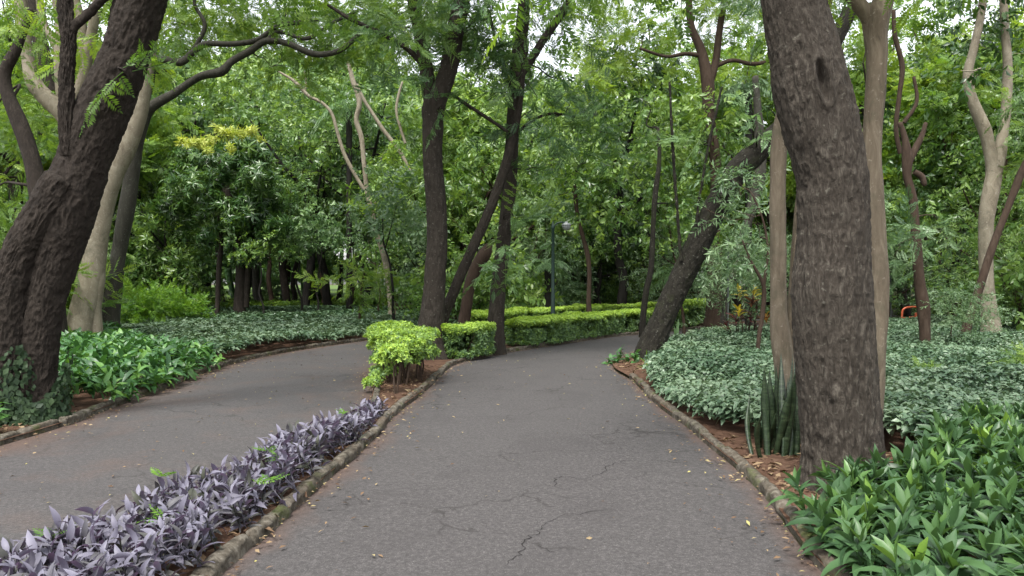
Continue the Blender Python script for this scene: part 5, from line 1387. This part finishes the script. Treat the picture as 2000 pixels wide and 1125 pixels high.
foliage_plant('foliage_plant', 'grassy bright green tuft by the kerb nose below the leaning mossy trunk', 1258, 720, 13.4, 0.3, 83, L_MAT['lime'],
              [(0, .12, .3), (.08, .1, .4)], leaf_strip(0.3, 0.02, 3, 0.3, 0.5, 0.5))
# lime fern-like sprays over the right ground cover
for (px, d_, s, lb) in [(1800, 11.5, .16, 'pale lime fern-like sprig in the silvery ground cover before the broken tree'), (2005, 11.5, .24, 'lime fern-like sprig at the picture edge in the silvery ground cover'), (1440, 11.0, .15, 'lacy fern-like sprig in the ground cover left of the snake plant')]:
    put('shrub2', px, d_, s, 'brown', 'light', lb, 'shrub', 'shrub', GS)

# snake plant beside the ridged trunk
def snake_mat():
    m, t, o = new_mat('banded_snake_plant_leaf')
    v = coords(t, (1, 1, 5))
    n1 = noise_node(t, v, 7, 5, 0.7, 1.5)
    col = ramp(t, n1, [(0.38, (0.009, 0.017, 0.008)), (0.5, (0.018, 0.034, 0.014)), (0.62, (0.05, 0.072, 0.034))])
    principled(t, o, col, 0.4, 0.45, n1, 0.1, 0.004)
    return m
M_SNAKE = snake_mat()
b = np.array([2.32, 6.75, BED_Z])
root = thing('snake_plant', 'clump of upright banded snake plant leaves between the slim tan trunk and the ridged trunk', 'snake plant', b)
rs = np.random.default_rng(12)
leaves = [(1462, 770, 1478, 890, 0.30), (1492, 715, 1500, 890, 0.06), (1505, 720, 1510, 885, 0.0), (1520, 712, 1518, 890, 0.05), (1556, 718, 1530, 895, -.1), (1538, 738, 1535, 895, 0.2), (1550, 745, 1512, 905, -.15), (1480, 760, 1525, 850, .1), (1540, 690, 1540, 895, .2), (1530, 770, 1545, 900, -.1), (1512, 800, 1500, 900, -.2), (1560, 760, 1552, 900, .1), (1488, 800, 1492, 892, -.2), (1515, 735, 1522, 890, .25), (1548, 705, 1548, 890, .3), (1498, 745, 1506, 885, .3), (1560, 730, 1558, 890, .2), (1526, 690, 1530, 885, .35), (1475, 815, 1486, 895, -.1), (1535, 790, 1540, 900, -.2), (1508, 765, 1520, 895, .05)]
for i, (tx, ty, bx, by, dy) in enumerate(leaves):
    d0_ = 6.75 + rs.uniform(-.12, .3)
    p0, p1 = W(bx, by, d0_), W(tx, ty, d0_ + dy)
    p0[2] = 0.03
    n = 10; t = np.linspace(0, 1, n)
    mid = p0[None] * (1 - t[:, None]) + p1[None] * t[:, None]
    ax = unit(p1 - p0); fa = rs.uniform(-0.9, 0.9); sdv = np.array([math.cos(fa), math.sin(fa), 0]); sdv = unit(sdv - ax * (sdv @ ax)); nv = np.cross(ax, sdv)
    mid += nv * (0.04 * np.sin(t * 3.0 + rs.uniform(0, 3)))[:, None]
    w = 0.040 * np.where(t < 0.6, 0.7 + 0.5 * t, 1.0 - (np.maximum(t, 0.6) - 0.6) / 0.4) + 0.001
    cols = [(-1, .5), (-.5, .08), (0, -.1), (.5, .08), (1, .5), (.5, .15), (0, -.03), (-.5, .15)]
    V = np.stack([mid + sdv * (c * w)[:, None] + nv * (h_ * w)[:, None] for c, h_ in cols], 1).reshape(-1, 3)
    F = [[r_ * 8 + c, r_ * 8 + (c + 1) % 8, (r_ + 1) * 8 + (c + 1) % 8, (r_ + 1) * 8 + c] for r_ in range(n - 1) for c in range(8)]
    add('leaf', mesh_from('snake_leaf', V - b, F, None, True), M_SNAKE, root)
# lone blade by the bend
b2 = G(1320, 668)
mbl = MB(); rb = np.random.default_rng(4)
for a, l in ((0.1, .62), (2.2, .4), (4.2, .34)):
    mbl.scatter(leaf_strip(l, 0.09, 4, 0.5, 0.05), frames(np.array([[0.12 * math.cos(a), 0.12 * math.sin(a), 1]]), up=np.array([0.2, -1.0, 0]), r=rb), b2[None], np.array([1.0]), np.array([.4]))
tag(add('agave_shoot', mbl.mesh('agave_shoot'), L_MAT['blue']), 'single upright bluish blade plant at the far bend of the wide path', 'plant')

# fallen log
mb = MB(); tube(stem_px([(770, 604, 8), (790, 600, 9), (812, 597, 10), (835, 598, 8)], 31, False), 10, 0.1, bark_plates(0.015, 7, 3, 2), mb=mb)
tube(stem_px([(778, 602, 5), (770, 585, 4), (762, 574, 3)], 31, False), 6, 0.1, mb=mb)
tag(add('fallen_log', mb.mesh('fallen_log', True), B_MAT['brown']), 'fallen reddish log lying left of the forked trunk', 'log')

# ------------------------------------------------------------------ street lamp
M_GREEN = plain('dark_green_paint', (0.008, 0.026, 0.019), 0.45, 0.2)
M_GLASS = plain('milky_lamp_glass', (0.22, 0.235, 0.23), 0.25)
def bpy_lathe(prof, seg=24):
    """(r, z) profile -> verts, quads"""
    th = np.linspace(0, 2 * math.pi, seg, endpoint=False)
    V = np.array([[r_ * math.cos(a), r_ * math.sin(a), z] for r_, z in prof for a in th])
    F = [[i * seg + j, i * seg + (j + 1) % seg, (i + 1) * seg + (j + 1) % seg, (i + 1) * seg + j] for i in range(len(prof) - 1) for j in range(seg)]
    return V, np.array(F)
ld = 20.5
lb_ = np.array([(1080 - CX) / FPX * ld, ld, 0.0]); ztop = W(1080, 440, ld)[2]
lamp = thing('street_lamp', 'dark green lamp post with one white lantern on a curved arm behind the long hedge', 'street lamp', lb_)
V, F = bpy_lathe([(0.0, 0.0), (0.11, 0.0), (0.11, 0.10), (0.085, 0.14), (0.075, 0.55), (0.06, 0.62), (0.055, 1.2), (0.048, 1.22), (0.04, ztop - 0.1), (0.05, ztop - 0.08), (0.05, ztop - 0.03), (0.03, ztop), (0.012, ztop + 0.10), (0.0, ztop + 0.12)])
add('pole', mesh_from('lamp_pole', V, F, None, True), M_GREEN, lamp)
mb = MB(); tube([(0, 0, ztop - 0.15, 0.022), (0.07, 0, ztop + 0.02, 0.022), (0.20, 0, ztop + 0.08, 0.02), (0.38, 0, ztop + 0.06, 0.02)], 12, 0.02, mb=mb)
add('arm', mb.mesh('lamp_arm', True), M_GREEN, lamp)
V, F = bpy_lathe([(0.0, 0.10), (0.04, 0.10), (0.05, 0.06), (0.14, 0.02), (0.185, -0.03), (0.18, -0.045), (0.0, -0.04)])
cap = add('lamp_cap', mesh_from('lamp_cap', V * 0.72 + np.array([0.36, 0, ztop + 0.03]), F, None, True), plain('grey_lamp_cap', (0.2, 0.215, 0.21), 0.4, 0.2), lamp)
V, F = bpy_lathe([(0.0, -0.045), (0.165, -0.045), (0.155, -0.10), (0.12, -0.19), (0.07, -0.225), (0.0, -0.235)])
add('lantern', mesh_from('lamp_lantern', V * 0.72 + np.array([0.36, 0, ztop + 0.03]), F, None, True), M_GLASS, lamp)

# thin green posts
M_POST = plain('dark_metal_post', (0.010, 0.017, 0.013), 0.5, 0.2)
for (px, d_, py, lbl) in [(1422, 20, 470, 'thin dark green post behind the young silvery tree'), (1740, 26, 540, 'thin dark post right of the tan trunk pressed on the ridged one')]:
    z = W(px, py, d_)[2]
    V, F = bpy_lathe([(0.0, 0.0), (0.05, 0.0), (0.05, 0.04), (0.02, 0.06), (0.018, z), (0.012, z + 0.03), (0.0, z + 0.035)], 14)
    o = add('metal_post', mesh_from('metal_post', V, F, None, True), M_POST, None, ((px - CX) / FPX * d_, d_, 0))
    tag(o, lbl, 'post')

# orange tubular frame (exercise bench) behind the broken tree
M_OR = plain('orange_paint', (0.36, 0.075, 0.03), 0.4, 0.1); M_YE = plain('yellow_paint', (0.42, 0.25, 0.04), 0.4)
od = 24.0
ob = np.array([(1788 - CX) / FPX * od, od, 0.0]); k = od / FPX
fr_ = thing('exercise_bench', 'orange tubular metal bench frame with a yellow seat behind the broken dark tree', 'bench frame', ob)
def ztube(pts, rr):
    mb = MB(); tube([((px - 1788) * k, yy, EYE - (py - HY) * k, rr) for px, py, yy in pts], 12, 0.04, mb=mb); return mb
add('rail', ztube([(1762, 648, 0), (1762, 612, 0), (1766, 603, 0), (1776, 600, 0), (1800, 599, 0)], 0.032).mesh('bench_rail', True), M_OR, fr_)
add('rail', ztube([(1814, 648, .3), (1815, 620, .3), (1813, 596, .3)], 0.032).mesh('bench_rail', True), M_OR, fr_)
add('crossbar', ztube([(1760, 622, 0.05), (1780, 621, .1), (1814, 616, .3)], 0.035).mesh('bench_crossbar', True), M_OR, fr_)
add('leg', ztube([(1794, 648, .15), (1794, 612, .15)], 0.04).mesh('bench_leg', True), M_OR, fr_)
V, F = bpy_lathe([(0.0, 0.0), (0.14, 0.0), (0.15, 0.02), (0.15, 0.05), (0.13, 0.065), (0.0, 0.07)], 20)
V = V * np.array([1.3, .9, 1]) + np.array([(1770 - 1788) * k, 0, EYE - (627 - HY) * k])
add('seat', mesh_from('bench_seat', V, F, None, True), M_YE, fr_)

# ------------------------------------------------------------------ the wood beyond, one mass
rf = np.random.default_rng(303)
mb = MB(); bl = []
for ring, (da, db, n) in enumerate([(50, 62, 60), (66, 84, 66), (88, 118, 60)]):
    for i in range(n):
        d_ = rf.uniform(da, db); x = rf.uniform(-0.85, 0.85) * d_
        H = rf.uniform(11, 19)
        if x / d_ > 0.30: H *= 0.68
        zmin = 0.42 if (ring == 0 and -0.46 < x / d_ < -0.08) else 0.30 if ring == 0 else 0.10
        for j in range(7):
            bl.append((x + rf.normal(0, 2.2), d_ + rf.normal(0, 1.5), rf.uniform(zmin, 1.0) ** 0.9 * H, rf.uniform(1.4, 2.4), rf.uniform(0.9, 1.5), rf.normal(0, 0.16)))
fill(mb, 'farleaf', bl, 17, rf, 0.15, (1.1, 1.8))
for i in range(150):
    d_ = rf.uniform(44, 80); x = rf.uniform(-0.8, 0.8) * d_; rr = rf.uniform(0.08, 0.22)
    tube([(x, d_, -0.1, rr), (x + rf.normal(0, .3), d_, 3, rr * .85), (x + rf.normal(0, .6), d_, 8, rr * .5)], 7, 0.8, mb=mb, t=0.0)
tag(add('distant_woodland', mb.mesh('distant_woodland'), L_MAT['far']), 'mass of distant trees closing the view behind the wood', 'woodland', kind='stuff')
